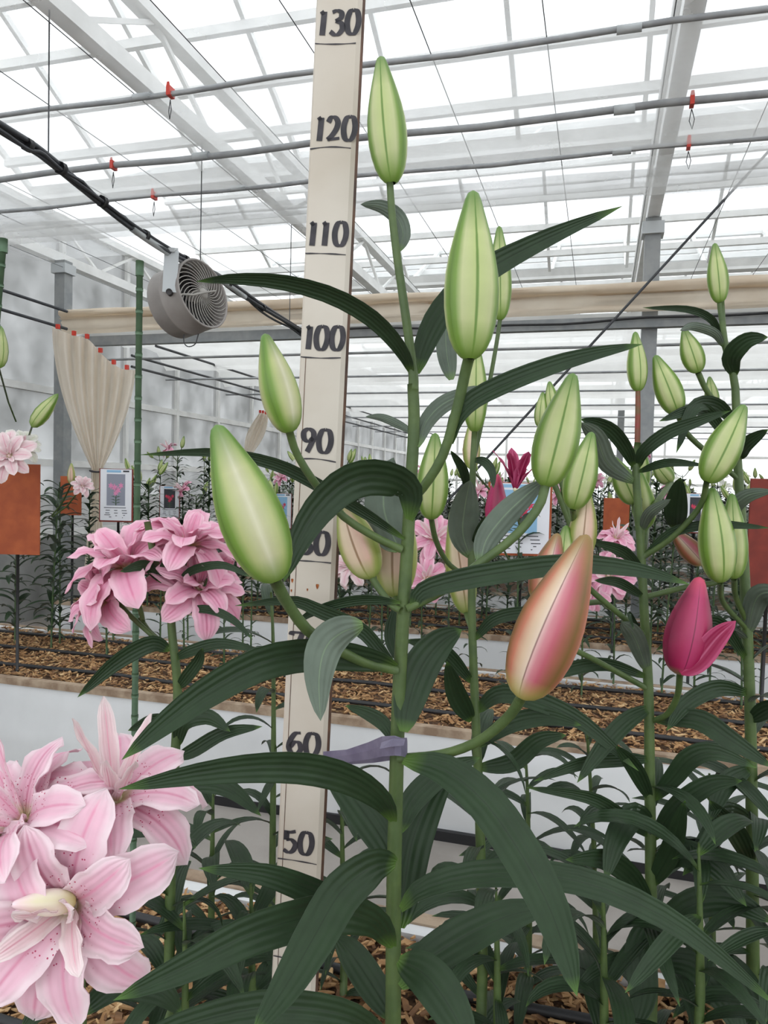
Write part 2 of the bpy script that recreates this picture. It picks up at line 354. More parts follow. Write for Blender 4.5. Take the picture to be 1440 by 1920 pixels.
def pset(m, hi=True):
    key = (m, hi)
    if key not in PM:
        g = dict(nL=12, nW=9) if hi else dict(nL=7, nW=5); D = radians
        PM[key] = dict(outer=[petal_mesh(.1, .054, D(38), D(95), .004, 1+i, m, **g) for i in range(3)],
                       mid=[petal_mesh(.09, .05, D(55), D(85), .005, 9+i, m, **g) for i in range(3)],
                       inner=[petal_mesh(.07, .022, D(72), D(30), .003, 19+i, m, cup=.7, **g) for i in range(2)],
                       up=[petal_mesh(.09, .02, D(80), D(4), .002, 29+i, m, cup=.8, **g) for i in range(2)],
                       trumpet=[petal_mesh(.115, .04, D(86), D(30), .003, 39+i, m, cup=.5, **g) for i in range(2)])
    return PM[key]
def flower(parent, loc, axis, size=1.0, m='petal_pink', kind='open', spin=0.0, hi=True, seed=0, inner='petal_blush'):
    r = random.Random(seed+101); S = pset(m, hi); SI = pset(inner, hi)
    V, F, UV = bud_geo(.022, .007, 10); fo = link('flower', mesh('flower', [v-Vector((0, 0, .006)) for v in V], F, 'bud_cream', uvs=UV), parent)
    q = Vector(axis).to_track_quat('Z', 'Y').to_matrix().to_4x4()
    fo.matrix_local = Matrix.Translation(Vector(loc)-wl(parent))@q@Matrix.Rotation(spin, 4, 'Z')@Matrix.Scale(size, 4)
    def put(me, az, tilt=0, sc=1, roll=0, nm='petal'):
        o = link(nm, me, fo); o.matrix_local = Matrix.Rotation(az, 4, 'Z')@Matrix.Translation((.004, 0, 0))@Matrix.Rotation(tilt, 4, 'Y')@Matrix.Rotation(roll, 4, 'X')@Matrix.Scale(sc, 4)
    j = lambda a: r.uniform(-a, a)
    if kind == 'open':
        for k in range(6): put(S['outer'][k % 3], k*pi/3+j(.12), j(.15)+.05, 1+j(.08), j(.15))
        for k in range(6): put(S['mid'][k % 3], k*pi/3+pi/6+j(.15), j(.2), 1+j(.08), j(.2))
        for k in range(4): put(SI['inner'][k % 2], k*pi/2+.4+j(.3), j(.15), 1+j(.1), j(.2))
    elif kind == 'crown':
        for k in range(7): put(S['outer'][k % 3], k*2*pi/7+j(.12), .35+j(.2), 1+j(.08), j(.15))
        for k in range(6): put(S['mid'][k % 3], k*pi/3+pi/6+j(.15), .3+j(.2), 1+j(.08), j(.2))
        for k in range(5): put(SI['up'][k % 2], k*2*pi/5+.4+j(.3), j(.12)+.22, 1.05+j(.1), j(.2))
    elif kind == 'recurved':
        for k in range(7): put(S['outer'][k % 3], k*2*pi/7+j(.12), .30+j(.25), 1+j(.08), j(.2))
        for k in range(6): put(S['mid'][k % 3], k*pi/3+pi/6+j(.15), .05+j(.2), .95+j(.08), j(.2))
        for k in range(3): put(S['mid'][k % 3], k*2*pi/3+.5+j(.2), -.45+j(.1), .8+j(.08), j(.2))
    elif kind == 'single':
        for k in range(6): put(S['outer'][k % 3], k*pi/3+j(.1), j(.1)-.05, 1+j(.06), j(.1))
    elif kind == 'trumpet':
        for k in range(6): put(S['trumpet'][k % 2], k*pi/3+j(.08), .12+j(.08)+(.18 if k % 3 == 0 else 0), 1+j(.05), j(.1))
    return fo

# ------------------------------------------------------------------ generic plants
def stem_leaves(parent, S, n, t0, t1, scale, seed, lo=False, droop=0.0):
    """leaves in a spiral round stem points S (world, top first)"""
    r = random.Random(seed); base = wl(parent); az = r.random()*6; Ls = LLO if lo else LV
    seg = [(S[i+1]-S[i]).length for i in range(len(S)-1)]; tot = sum(seg)
    for k in range(n):
        t = (t0+(t1-t0)*(k+.5+r.uniform(-.3, .3))/n)*tot; i = 0
        while i < len(seg)-1 and t > seg[i]: t -= seg[i]; i += 1
        p = S[i].lerp(S[i+1], min(1, t/max(seg[i], 1e-6))); az += 2.4+r.uniform(-.35, .35)
        o = link('leaf', r.choice(Ls), parent); sc = scale*r.uniform(.75, 1.15)
        o.matrix_local = Matrix.Translation(p-base)@Matrix.Rotation(az, 4, 'Z')@Matrix.Rotation(r.uniform(-.25, .3)+droop, 4, 'Y')@Matrix.Rotation(r.uniform(-.3, .3), 4, 'X')@Matrix.Scale(sc, 4)
def lily(base, h, seed, label, group=None, nleaf=36, scale=.9, tops=(), name='lily_plant', lo=True, stemr=.005, lean=.05):
    r = random.Random(seed); t = thing(name, label, 'plant', base, group); lx, ly = r.uniform(-lean, lean), r.uniform(-lean, lean)
    S = [Vector((lx*h*(1-k/7)**1.5, ly*h*(1-k/7)**1.5, h*(1-k/7)))+Vector(base) for k in range(8)]; S[-1].z -= .02
    MB().tube(S, [stemr*(.55+.45*k/7) for k in range(8)], 6).obj('stem', 'stem_dark', t, smooth=True)
    stem_leaves(t, S, nleaf, .02, .9, scale, seed+5, lo)
    for kind, size, m in tops: top_part(t, S[0], kind, size, m, r)
    return t
def top_part(t, top, kind, size, m, r):
    az = r.random()*6.28; el = r.uniform(.25, .95); ln = r.uniform(.05, .1); e = top+Vector((cos(az)*cos(el), sin(az)*cos(el), sin(el)))*ln; st = top-Vector((0, 0, r.uniform(0, .08)))
    MB().tube([st, st.lerp(e, .5)+Vector((0, 0, -.008)), e], .003, 6).obj('pedicel', 'stem', t, smooth=True)
    ax = (e-st).normalized()
    if kind == 'bud':
        o = link('bud', bud_mesh(m), t); ax = (ax+Vector((0, 0, .6))).normalized()
        o.matrix_local = Matrix.Translation(e-wl(t))@ax.to_track_quat('Z', 'Y').to_matrix().to_4x4()@Matrix.Rotation(r.random()*6, 4, 'Z')@Matrix.Scale(size, 4)
    else: flower(t, e, (ax+Vector((0, -.4, .1))).normalized(), size, m, kind, r.random()*6, False, r.randint(0, 99))

# ================================================================== THE SETTING
FLOORZ = -.38
fl = MB().box((-30, -20, FLOORZ-.1), (30, 60, FLOORZ)).obj('floor', 'concrete'); fl['kind'] = 'structure'
X0, X1 = -4.62, 7.4
BAYS = [-4.55, -2.14, .28, 2.70, 5.12, 7.35]
GUT = [-1.15, 2.05, 5.25, 8.45, 11.65, 14.85, 18.05]; ZG, ZR = 3.2, 4.05

ceil = struct('ceiling')
def share(name, me, parent, loc): 
    o = link(name, me, parent); o.location = loc; return o
gut_me = MB().box((X0, -.07, -.05), (X1, .07, .05)).add([(X0, -.1, .05), (X1, -.1, .05), (X1, -.07, -.02), (X0, -.07, -.02)], [(0, 1, 2, 3)])
gut_me = mesh('gutter', gut_me.V, gut_me.F, 'white_frame', smooth=False)
ridge_me = MB().box((X0, -.03, -.04), (X1, .03, .03)); ridge_me = mesh('ridge_bar', ridge_me.V, ridge_me.F, 'white_frame', smooth=False)
purl_me = MB().box((X0, -.022, -.03), (X1, .022, .03)); purl_me = mesh('purlin', purl_me.V, purl_me.F, 'white_frame', smooth=False)
NB = 15; BW = (X1-X0)/NB
up_bar = mesh('glazing_bar', *(lambda b: (b.V, b.F))(MB().bar((0, 0, 0), (0, 1.6, ZR-ZG), .03, .045)), 'white_frame', smooth=False)
dn_bar = mesh('glazing_bar', *(lambda b: (b.V, b.F))(MB().bar((0, 0, ZR-ZG), (0, 1.6, 0), .03, .045)), 'white_frame', smooth=False)
sl = (ZR-ZG)/1.6
up_pane = mesh('glass_pane', [(.02, .06, .04), (BW-.02, .06, .04), (BW-.02, 1.57, .04+1.51*sl), (.02, 1.57, .04+1.51*sl)], [(0, 1, 2, 3)], 'glass', smooth=False)
dn_pane = mesh('glass_pane', [(.02, .03, .04+1.57*sl-.03), (BW-.02, .03, .04+1.57*sl-.03), (BW-.02, 1.54, .06), (.02, 1.54, .06)], [(0, 1, 2, 3)], 'glass', smooth=False)
for g, y in enumerate(GUT):
    share('gutter', gut_me, ceil, (0, y, ZG))
    if g == len(GUT)-1: break
    share('ridge_bar', ridge_me, ceil, (0, y+1.6, ZR))
    for t in (.22, .42, .62, .82):
        share('purlin', purl_me, ceil, (0, y+1.6*t, ZG+(ZR-ZG)*t-.05)); share('purlin', purl_me, ceil, (0, y+1.6+1.6*(1-t), ZG+(ZR-ZG)*t-.05))
    for k in range(NB+1):
        x = X0+k*BW
        share('glazing_bar', up_bar, ceil, (x, y, ZG)); share('glazing_bar', dn_bar, ceil, (x, y+1.6, ZG))
        if k < NB: share('glass_pane', up_pane, ceil, (x, y, ZG)); share('glass_pane', dn_pane, ceil, (x, y+1.6, ZG))
# lattice girders across the bays
for x in BAYS:
    g = thing('lattice_girder', 'white steel lattice girder under the glass roof', 'girder', (x, 0, 2.72), 'lattice girders across the greenhouse')
    MB().box((x-.04, -1.2, 2.70), (x+.04, 18.1, 2.78)).obj('lower_chord', 'white_frame', g)
    MB().box((x-.04, -1.2, 3.05), (x+.04, 18.1, 3.11)).obj('upper_chord', 'white_frame', g)
    m_ = MB(); k = 0; y = -1.2
    while y < 18:
        m_.bar((x, y, 2.76 if k % 2 else 3.07), (x, y+.55, 3.07 if k % 2 else 2.76), .022, .022, up=(1, 0, 0)); y += .55; k += 1
    m_.obj('lattice', 'white_frame', g)
# glass side wall and end walls
def glass_wall(name, axis, pos, a0, a1, z1, step, film='wall_film', sill=.32, skip=()):
    s = struct(name)
    def pt(a, z, d=0): return (pos+d, a, z) if axis == 'x' else (a, pos+d, z)
    def bx(nm, a, b, z0, z2, th, m):
        p, q = pt(a, z0, -th/2), pt(b, z2, th/2); MB().box(tuple(min(i, j) for i, j in zip(p, q)), tuple(max(i, j) for i, j in zip(p, q))).obj(nm, m, s)
    bx('sill_wall', a0, a1, FLOORZ, sill, .12, 'sill_panel')
    n = int((a1-a0)/step)
    for z in (sill+.03, .98, 1.62, z1-.05): bx('transom', a0, a1, z-.03, z+.03, .06, 'white_frame')
    for k in range(n+1):
        a = a0+k*(a1-a0)/n; bx('mullion', a-.025, a+.025, sill, z1, .07, 'white_frame')
    zz = [sill+.06, .95, 1.01, 1.59, 1.65, z1-.08]
    for k in range(n):
        a, b = a0+k*(a1-a0)/n+.025, a0+(k+1)*(a1-a0)/n-.025
        for q in range(3):
            V = [pt(a, zz[2*q]), pt(b, zz[2*q]), pt(b, zz[2*q+1]), pt(a, zz[2*q+1])]
            mk('window_pane', V, [(0, 1, 2, 3)], film, s, smooth=False)
    return s
glass_wall('wall_left', 'x', -4.72, -1.0, 18.0, ZG, .95, 'wall_film')
glass_wall('wall_back', 'y', 18.15, X0, X1, ZG, 1.2, 'glass')
glass_wall('wall_right', 'x', 7.5, -1.0, 18.0, ZG, 1.9, 'glass')

# posts
for i, (x, y) in enumerate([(.28, 5.36), (-4.45, 5.36), (5.12, 5.36), (-4.45, 12.4), (.28, 12.4), (5.12, 12.4)]):
    p = thing('steel_post', ['square steel post carrying the roof behind the third bed', 'square steel post beside the tied curtain at the glass wall'][i] if i < 2 else 'square steel post farther down the greenhouse', 'post', (x, y, FLOORZ), None if i < 2 else 'far greenhouse posts')
    MB().box((x-.05, y-.05, FLOORZ), (x+.05, y+.05, 2.69)).obj('shaft', 'steel', p); MB().box((x-.09, y-.09, FLOORZ), (x+.09, y+.09, FLOORZ+.015)).obj('base_plate', 'steel', p)
    MB().box((x-.07, y-.07, 2.58), (x+.07, y+.07, 2.66)).obj('bracket', 'galv', p)
# beam and rolled screen along the post line
tag(MB().box((-4.4, 5.22, 1.945), (X1, 5.28, 2.02)).obj('curtain_beam', 'steel'), 'long grey steel beam under the rolled cream screen', 'beam')
def fold_sheet(name, m, x0, x1, prof, nx=90, amp=.012, seed=1, parent=None):
    """cloth drawn out along X with a (y, z) profile and uneven folds"""
    r = random.Random(seed); ph = [r.random()*6 for _ in range(9)]; V = []; F = []; n = len(prof)
    for i in range(nx+1):
        x = x0+(x1-x0)*i/nx
        for j, (y, z) in enumerate(prof):
            o = amp*(sin(x*2.1+ph[j % 9])+.6*sin(x*5.3+ph[(j*3) % 9])+.4*sin(x*11+ph[(j*5+2) % 9])); V.append((x, y+o, z+o*.6))
    for i in range(nx):
        for j in range(n-1):
            a = i*n+j; F.append((a, a+1, a+n+1, a+n))
    return mk(name, V, F, m, parent)
rs = thing('rolled_screen', 'cream rolled screen cloth hanging in folds along the grey beam', 'screen', (0, 5.2, 2.1))
fold_sheet('cloth', 'roll_cloth', -4.3, X1, [(5.22, 2.045), (5.17, 2.05), (5.15, 2.07), (5.18, 2.09), (5.14, 2.12), (5.17, 2.15), (5.13, 2.16)], amp=.010, seed=3, parent=rs)
fold_sheet('roll', 'roll_cloth', -4.3, X1, [(5.13, 2.16), (5.10, 2.175), (5.10, 2.20), (5.14, 2.225), (5.19, 2.21), (5.21, 2.18), (5.18, 2.155), (5.13, 2.16)], amp=.012, seed=5, parent=rs)
cb = [(x, 5.17, 1.985+.012*sin(x*2.2)+.006*sin(x*7)) for x in np.linspace(-2.1, 6.8, 50)]
tag(MB().tube(cb, .008, 6).obj('beam_cable', 'black_plastic', smooth=True), 'black cable looping along the front of the grey beam', 'cable')
# far screens under the next roofs
SW = [(5.55, 7.0), (7.15, 8.3), (8.55, 9.8), (10.0, 11.4), (11.8, 13.2), (13.5, 14.7), (15.0, 16.4), (16.6, 17.9)]
for k, (a, b) in enumerate(SW):
    n = 9; prof = [(a+(b-a)*j/(n-1), 2.13+.05*abs(sin(j*pi/4))-.12*(j == n-1)-.05*(j == 0)) for j in range(n)]
    o = fold_sheet('thermal_screen', 'screen_far', -4.5, X1, prof, nx=60, amp=.012, seed=20+k)
    tag(o, 'pale drawn thermal screen slung below the far roof', 'screen', 'thermal screens beyond the beam')
for k, y in enumerate([5.8, 7.08, 8.42, 9.9, 11.6, 13.4, 14.85, 16.5]):
    tag(MB().tube([(-4.55, y, 1.93), (X1, y, 1.93)], .011, 8).obj('screen_pipe', 'pipe', smooth=True), 'thin grey pipe carrying a far thermal screen', 'pipe', 'pipes beneath the far screens')
# near overhead pipes with clips
def clip(par, x, y, z):
    m_ = MB(); m_.box((x-.009, y-.022, z-.018), (x+.009, y+.022, z+.024)); m_.add([(x-.009, y-.02, z+.024), (x+.009, y-.02, z+.024), (x+.006, y-.02, z+.04), (x-.006, y-.02, z+.04)], [(0, 1, 2, 3)]); m_.obj('clip', 'red_plastic', par)
    MB().tube([(x, y, z-.03), (x+.012, y-.01, z-.08), (x+.004, y-.01, z-.12), (x-.008, y, z-.08), (x, y, z-.03)], .002, 5).obj('string', 'cable', par, smooth=True)
for i, (y, z, r_, cl, lab) in enumerate([(3.5, 2.553, .017, [213, 1293], 'grey overhead pipe with red clips and the thicker wall'), (3.92, 2.55, .013, [290, 1290], 'thin overhead pipe along the bunched mesh screen'), (2.98, 2.60, .012, [318], 'thin pale overhead pipe nearest the ruler top')]):
    t = thing('overhead_pipe', lab, 'pipe', (0, y, z)); MB().tube([(-4.6+.4*k, y, z+.008*sin(k*1.7)) for k in range(31)], r_, 8).obj('tube', 'pipe', t, smooth=True)
    for k in range(6): x = -4.2+k*2.1; MB().tube([(x, y, z), (x+.09, y, z)], r_+.005, 8).obj('coupling', 'galv', t, smooth=True)
    for xp in cl:
        v = ray(xp, 300); q = CAM+v*(y/v.y); clip(t, q.x, y, z)
# mesh shade screens
o = fold_sheet('shade_screen', 'screen_mesh', -4.5, X1, [(2.98, 2.60), (3.1, 2.57), (3.3, 2.55), (3.5, 2.575), (3.7, 2.54), (3.92, 2.555)], nx=80, amp=.012, seed=41); tag(o, 'sheer white mesh screen stretched between the overhead pipes', 'screen')
o = fold_sheet('roof_film', 'roof_film', X0, X1, [(-1.1+.45*k, 2.655+.012*(k % 2)) for k in range(15)], nx=40, amp=.004, seed=45); tag(o, 'thin hazy film stretched on wires under the glass roof', 'film')
o = fold_sheet('gathered_screen', 'screen_mesh', -4.5, X1, [(3.97, 2.53), (3.99, 2.50), (3.97, 2.46), (4.0, 2.44), (4.02, 2.5), (4.06, 2.42), (4.1, 2.49), (4.15, 2.41), (4.2, 2.48), (4.26, 2.52)], nx=120, amp=.02, seed=43); tag(o, 'bunched white mesh screen gathered behind the thin pipe', 'screen')
for k in range(26):
    x = -4.4+k*.46; zz = 2.62+.0*k
    tag(MB().tube([(x, -1, zz), (x, 5.2, zz), (x, 18, zz)], .0022, 5, cap=False).obj('screen_wire', 'cable', smooth=True), 'thin dark support wire running the length of the roof', 'wire', 'screen support wires')
a, b = onY(1440, 285, 5.0), onY(905, 868, 5.0)
tag(MB().tube([a+(a-b)*.1, a, b, b+(b-a)*.2], .009, 6).obj('brace_rod', 'cable', smooth=True), 'dark diagonal brace rod crossing in front of the steel post', 'rod')
# curtain rails by the left wall
for z, x, lab in ((2.20, -4.2, 'upper'), (2.06, -4.2, 'lower')):
    tag(MB().tube([(x, -1, z), (x, 5.1, z)], .012, 8).obj('curtain_rail', 'cable', smooth=True), lab+' dark curtain rail along the glass side wall', 'rail')
for z, x in ((1.98, -4.15), (1.88, -4.15), (2.06, -3.9)):
    tag(MB().tube([(x, 5.9, z), (x, 17.5, z)], .012, 8).obj('curtain_rail', 'cable', smooth=True), 'dark curtain rail beyond the beam', 'rail', 'rails beyond the beam')

# ------------------------------------------------------------------ raised beds
def chips(parent, xa, xb, ya, yb, n, s0, s1, seed):
    r = np.random.RandomState(seed); V = np.empty((n*8, 3)); unit = np.array([[x, y, z] for z in (-.5, .5) for x, y in ((-.5, -.5), (.5, -.5), (.5, .5), (-.5, .5))])
    for i in range(n):
        L = r.uniform(s0, s1); sz = np.array([L, L*r.uniform(.12, .42), r.uniform(.0012, .0035)]); a = r.uniform(0, 2*pi); tl, rl = r.uniform(-.45, .45), r.uniform(-.45, .45)
        M = np.array(Euler((tl, rl, a)).to_matrix()); q = unit*sz; q[:, 0] *= 1-r.uniform(.1, .6)*(q[:, 1] > 0); q[:, 0] += r.uniform(-.2, .2)*L*(q[:, 1] > 0); V[i*8:i*8+8] = q@M.T+np.array([r.uniform(xa, xb), r.uniform(ya, yb), r.uniform(.0, .022)])
    fb = np.array([(0, 3, 2, 1), (4, 5, 6, 7), (0, 1, 5, 4), (1, 2, 6, 5), (2, 3, 7, 6), (3, 0, 4, 7)])
    Fc = (np.arange(n)[:, None, None]*8+fb[None]).reshape(-1, 4); mi = np.repeat(r.choice(3, n, p=[.5, .3, .2]), 6)
    off = np.array(wl(parent)); me = bpy.data.meshes.new('wood_chips'); me.from_pydata((V-off).tolist(), [], Fc.tolist())
    for m_ in ('chip_a', 'chip_b', 'chip_c'): me.materials.append(MATS[m_])
    me.polygons.foreach_set('material_index', mi); o = link('wood_chips', me, parent); o['kind'] = 'stuff'
def film(parent, y, z0, z1, sgn, seed, xa=-4.2):
    r = random.Random(seed); V = []; F = []; nx, nz = 70, 7; ph = [r.random()*6 for _ in range(8)]
    for i in range(nx+1):
        x = xa+(6.7-xa)*i/nx
        for j in range(nz+1):
            t = j/nz; o = .012*sin(x*1.7+ph[0]+t*2)+.006*sin(x*4.3+ph[1]-t*5)+.004*sin(t*14+x*.8+ph[2]); V.append((x, y+sgn*(.01+(1-t)*.03*0+o*(1-t*.7)), z0+(z1-z0)*t))
    for i in range(nx):
        for j in range(nz):
            a = i*(nz+1)+j; F.append((a, a+1, a+nz+2, a+nz+1))
    mk('side_film', V, F, 'bed_film', parent)
def raised_bed(Y0, Y1, label, nch, cs, seed, xr=(-4.1, 3.0), yr=None, tubes=3, xa=-4.2):
    b = thing('raised_bed', label, 'garden bed', ((X0+X1)/2, (Y0+Y1)/2, FLOORZ)); xb = 6.7
    MB().box((xa, Y0+.02, FLOORZ), (xb, Y1-.02, -.004)).obj('soil', 'soil', b)
    film(b, Y0, FLOORZ+.03, .0, -1, seed, xa); film(b, Y1, FLOORZ+.03, .0, 1, seed+1, xa)
    MB().box((xa, Y0-.012, FLOORZ), (xb, Y0+.018, FLOORZ+.035)).obj('foot_gap_shade', 'black_plastic', b)  # black strip standing in for the shaded gap under the side film
    for y in (Y0, Y1):
        nb = 4
        for k in range(nb):
            x = xa+(xb-xa)*k/nb; m_ = MB().box((x+.003, y-.018, -.006), (x+(xb-xa)/nb-.003, y+.018, .022)); m_.obj('rim_board', 'rim_wood', b)
    m_ = MB().box((xa, Y1-.05, .0), (xb, Y1-.019, .018)); m_.obj('film_hem', 'bed_film', b)
    for k in range(tubes):
        y = Y0+(Y1-Y0)*(k+.6)/(tubes+.2); MB().tube([(xa+i*.55, y+.012*sin(i*2.1+k), .022+.004*sin(i*3.3)) for i in range(20)], .009, 7).obj('drip_tube', 'black_plastic', b, smooth=True)
    if nch: chips(b, xr[0], xr[1], (yr or (Y0+.05, Y1-.05))[0], (yr or (Y0+.05, Y1-.05))[1], nch, cs[0], cs[1], seed)
    return b
raised_bed(.42, 1.40, 'raised bed of wood chips holding the measured lily and ruler', 11000, (.012, .038), 51, xr=(-1.4, 1.2), yr=(.75, 1.35))
raised_bed(2.54, 3.42, 'white sided chip bed across the aisle from the ruler', 17000, (.014, .038), 52, xr=(-4.1, 1.6))
raised_bed(4.22, 5.12, 'white sided chip bed in front of the steel post', 9000, (.016, .04), 53, xr=(-3.5, 2.4), xa=-3.55)
for k, y in enumerate([5.95, 7.65, 9.35, 11.05, 12.9]):
    b = raised_bed(y, y+.9, 'far raised bed crowded with lilies beyond the beam', 0, None, 54+2*k, tubes=0); b['group'] = 'far raised beds'

# ================================================================== HANGING FAN AND CABLES
cab = [onX(x, y, -2.14) for x, y in [(0, 240), (80, 290), (160, 352), (250, 425), (330, 478), (420, 525), (490, 575), (565, 622)]]
cab = [cab[0]+(cab[0]-cab[1])*3]+cab+[Vector((-2.14, 5.2, 1.97))]
S_ = [Vector(v) for v in spline([tuple(c) for c in cab], 60)]
t = thing('cable_bundle', 'bundle of dark cables sagging from the roof towards the fan', 'cable', tuple(S_[0]))
for k in range(4):
    MB().tube([p+Vector((.014*cos(k*1.6+i*.12), .0, .014*sin(k*1.6+i*.12)-.018*(k == 3)*abs(sin(i*.5)))) for i, p in enumerate(S_)], .011 if k < 2 else .007, 6).obj('cable', 'cable', t, smooth=True)
for i in range(4, 58, 6): MB().tube([S_[i]-Vector((0, .012, 0)), S_[i]+Vector((0, .012, 0))], .026, 8).obj('cable_tie', 'black_plastic', t, smooth=True)
for i in (14, 36, 50): MB().tube([S_[i], Vector((S_[i].x, S_[i].y, 2.70))], .003, 5).obj('hanger', 'cable', t, smooth=True)
MB().tube([p-Vector((0, 0, .012)) for p in S_[26:44]], .017, 8).obj('rail', 'galv', t, smooth=True)
FD = 3.95
fc = P(352, 562, FD); A = (RT*.86+UP*.15-FW*.49).normalized(); Uf = (UP-A*UP.dot(A)).normalized(); Sf = A.cross(Uf).normalized()
fan = thing('circulation_fan', 'round grey circulation fan hanging from the roof rail', 'fan', tuple(fc)); Rf = px(64, FD); Lf = px(82, FD)
def ringpt(a, r, z): return fc+A*z+(Uf*cos(a)+Sf*sin(a))*r
def lathe(name, prof, m, n=40, par=fan):
    V = []; F = []
    for r, z in prof: V += [ringpt(2*pi*j/n, r, z) for j in range(n)]
    for i in range(len(prof)-1):
        for j in range(n): F.append((i*n+j, i*n+(j+1) % n, (i+1)*n+(j+1) % n, (i+1)*n+j))
    return mk(name, V, F, m, par)
lathe('housing', [(Rf*.9, -Lf*.5), (Rf*.97, -Lf*.49), (Rf, -Lf*.44), (Rf, -Lf*.1), (Rf*1.012, -Lf*.09), (Rf*1.012, -Lf*.05), (Rf, -Lf*.04), (Rf, Lf*.46), (Rf*1.02, Lf*.48), (Rf*1.0, Lf*.5), (Rf*.955, Lf*.49), (Rf*.95, Lf*.1), (Rf*.9, -Lf*.5)], 'fan_grey')
lathe('back_plate', [(Rf*.94, -Lf*.2), (.001, -Lf*.22)], 'fan_dark')
vane = None
for k in range(30):
    pts = []
    for i in range(9):
        q = i/8; r = Rf*(.17+.77*q); a = 2*pi*k/30+.95*q**1.2; pts.append(ringpt(a, r, Lf*(.47+.03*(1-q))))
    MB().tube(pts, .0026, 5).obj('guard_vane', 'fan_vane', fan, smooth=True)
for k in range(5):
    a0 = 2*pi*k/5; V = []
    for i in range(5):
        q = i/4; r = Rf*(.15+.74*q)
        for s in (-1, 1): V.append(ringpt(a0+s*.32*(.7+.3*q), r, Lf*(.12+.1*s)))
    mk('blade', V, [(2*i, 2*i+1, 2*i+3, 2*i+2) for i in range(4)], 'fan_dark', fan)
lathe('hub', [(.001, Lf*.56), (Rf*.1, Lf*.55), (Rf*.17, Lf*.5), (Rf*.18, Lf*.1)], 'fan_vane', 20)
rod = ringpt(pi*.62, Rf*.62, Lf*.58)
MB().tube([ringpt(pi*1.62, Rf*.5, Lf*.52), ringpt(0, 0, Lf*.6), rod, ringpt(pi*.6, Rf*1.12, Lf*.6)], .006, 6).obj('stay_rod', 'fan_vane', fan, smooth=True)
# bracket: flat galvanised strap from the rail to a pivot on the drum
b0, b1 = P(322, 470, FD-.2), P(318, 548, FD-.2)
MB().bar(b0, b1, px(27, FD-.2), .006, up=tuple(FW)).obj('bracket', 'galv', fan)
MB().tube([b1-FW*.012, b1+FW*.03], .016, 12).obj('pivot_bolt', 'fan_dark', fan, smooth=True)
MB().bar(b0+Vector((0, -.02, 0)), P(325, 468, FD), .05, .02).obj('bracket_top', 'galv', fan)
bot = [P(x, y, FD) for x, y in [(345, 625), (345, 642), (353, 650), (366, 645), (372, 626)]]
MB().tube([Vector(v) for v in spline([tuple(q) for q in bot], 14)], .003, 6).obj('wire_loop', 'cable', fan, smooth=True)
mk('rating_plate', [ringpt(a, Rf*1.006, z) for a, z in ((pi*1.30, Lf*.1), (pi*1.40, Lf*.1), (pi*1.40, Lf*.32), (pi*1.30, Lf*.32))], [(0, 1, 2, 3)], 'fan_vane', fan)

# ================================================================== TIED CURTAINS
def tied_curtain(name, label, top, tie, low, depth, npl, seed):
    """top: list of pixels along the hem; gathers at tie; falls to low"""
    t = thing(name, label, 'curtain', tuple(P(*low, depth))); r = random.Random(seed); nu, nv = npl*6, 22; V = []; F = []
    T = spline(top, nu+1)
    for i in range(nu+1):
        u = i/nu
        for j in range(nv+1):
            v = j/nv
            if v < .7:
                s = v/.7; k = s**1.25; gx, gy = tie[0]+(u-.5)*16, tie[1]; x = T[i][0]+(gx-T[i][0])*k-9*sin(pi*s)*(1-u)*0; y = T[i][1]+(gy-T[i][1])*s; x += (18*(1-u)-10*u)*sin(pi*s)*-.6
            else:
                s = (v-.7)/.3; x = tie[0]+(u-.5)*(16+34*s)+(low[0]-tie[0])*s; y = tie[1]+(low[1]-tie[1])*s
            pl = sin(u*npl*2*pi)*(.09*(1-.75*min(1, v/.7)) if v < .7 else .02)+.02*sin(u*9+v*5)
            V.append(P(x, y, depth+pl+ (T[i][2] if len(T[i]) > 2 else 0)*(1-v)))
    for i in range(nu):
        for j in range(nv):
            a = i*(nv+1)+j; F.append((a, a+1, a+nv+2, a+nv+1))
    mk('cloth', V, F, 'curtain_cloth', t)
    q = P(*tie, depth); MB().tube([q+Vector((.045*cos(a), .06*sin(a), .004*sin(2*a))) for a in np.linspace(0, 2*pi, 20)], .008, 6).obj('tie_band', 'ink', t, smooth=True)
    for i in range(2, nu, 6): MB().box(tuple(P(T[i][0], T[i][1], depth)-Vector((.012, .012, .0))), tuple(P(T[i][0], T[i][1], depth)+Vector((.012, .012, .035)))).obj('hook', 'red_plastic', t)
    return t
tied_curtain('tied_curtain', 'cream gathered curtain tied in a bundle beside the steel post', [(98, 612), (135, 628), (165, 636), (195, 668), (225, 690), (254, 694)], (182, 884), (172, 1192), 5.75, 6, 3)
tied_curtain('tied_curtain', 'small far cream curtain tied back along the side wall', [(486, 774), (494, 775), (502, 778)], (466, 850), (464, 1078), 9.5, 3, 4)

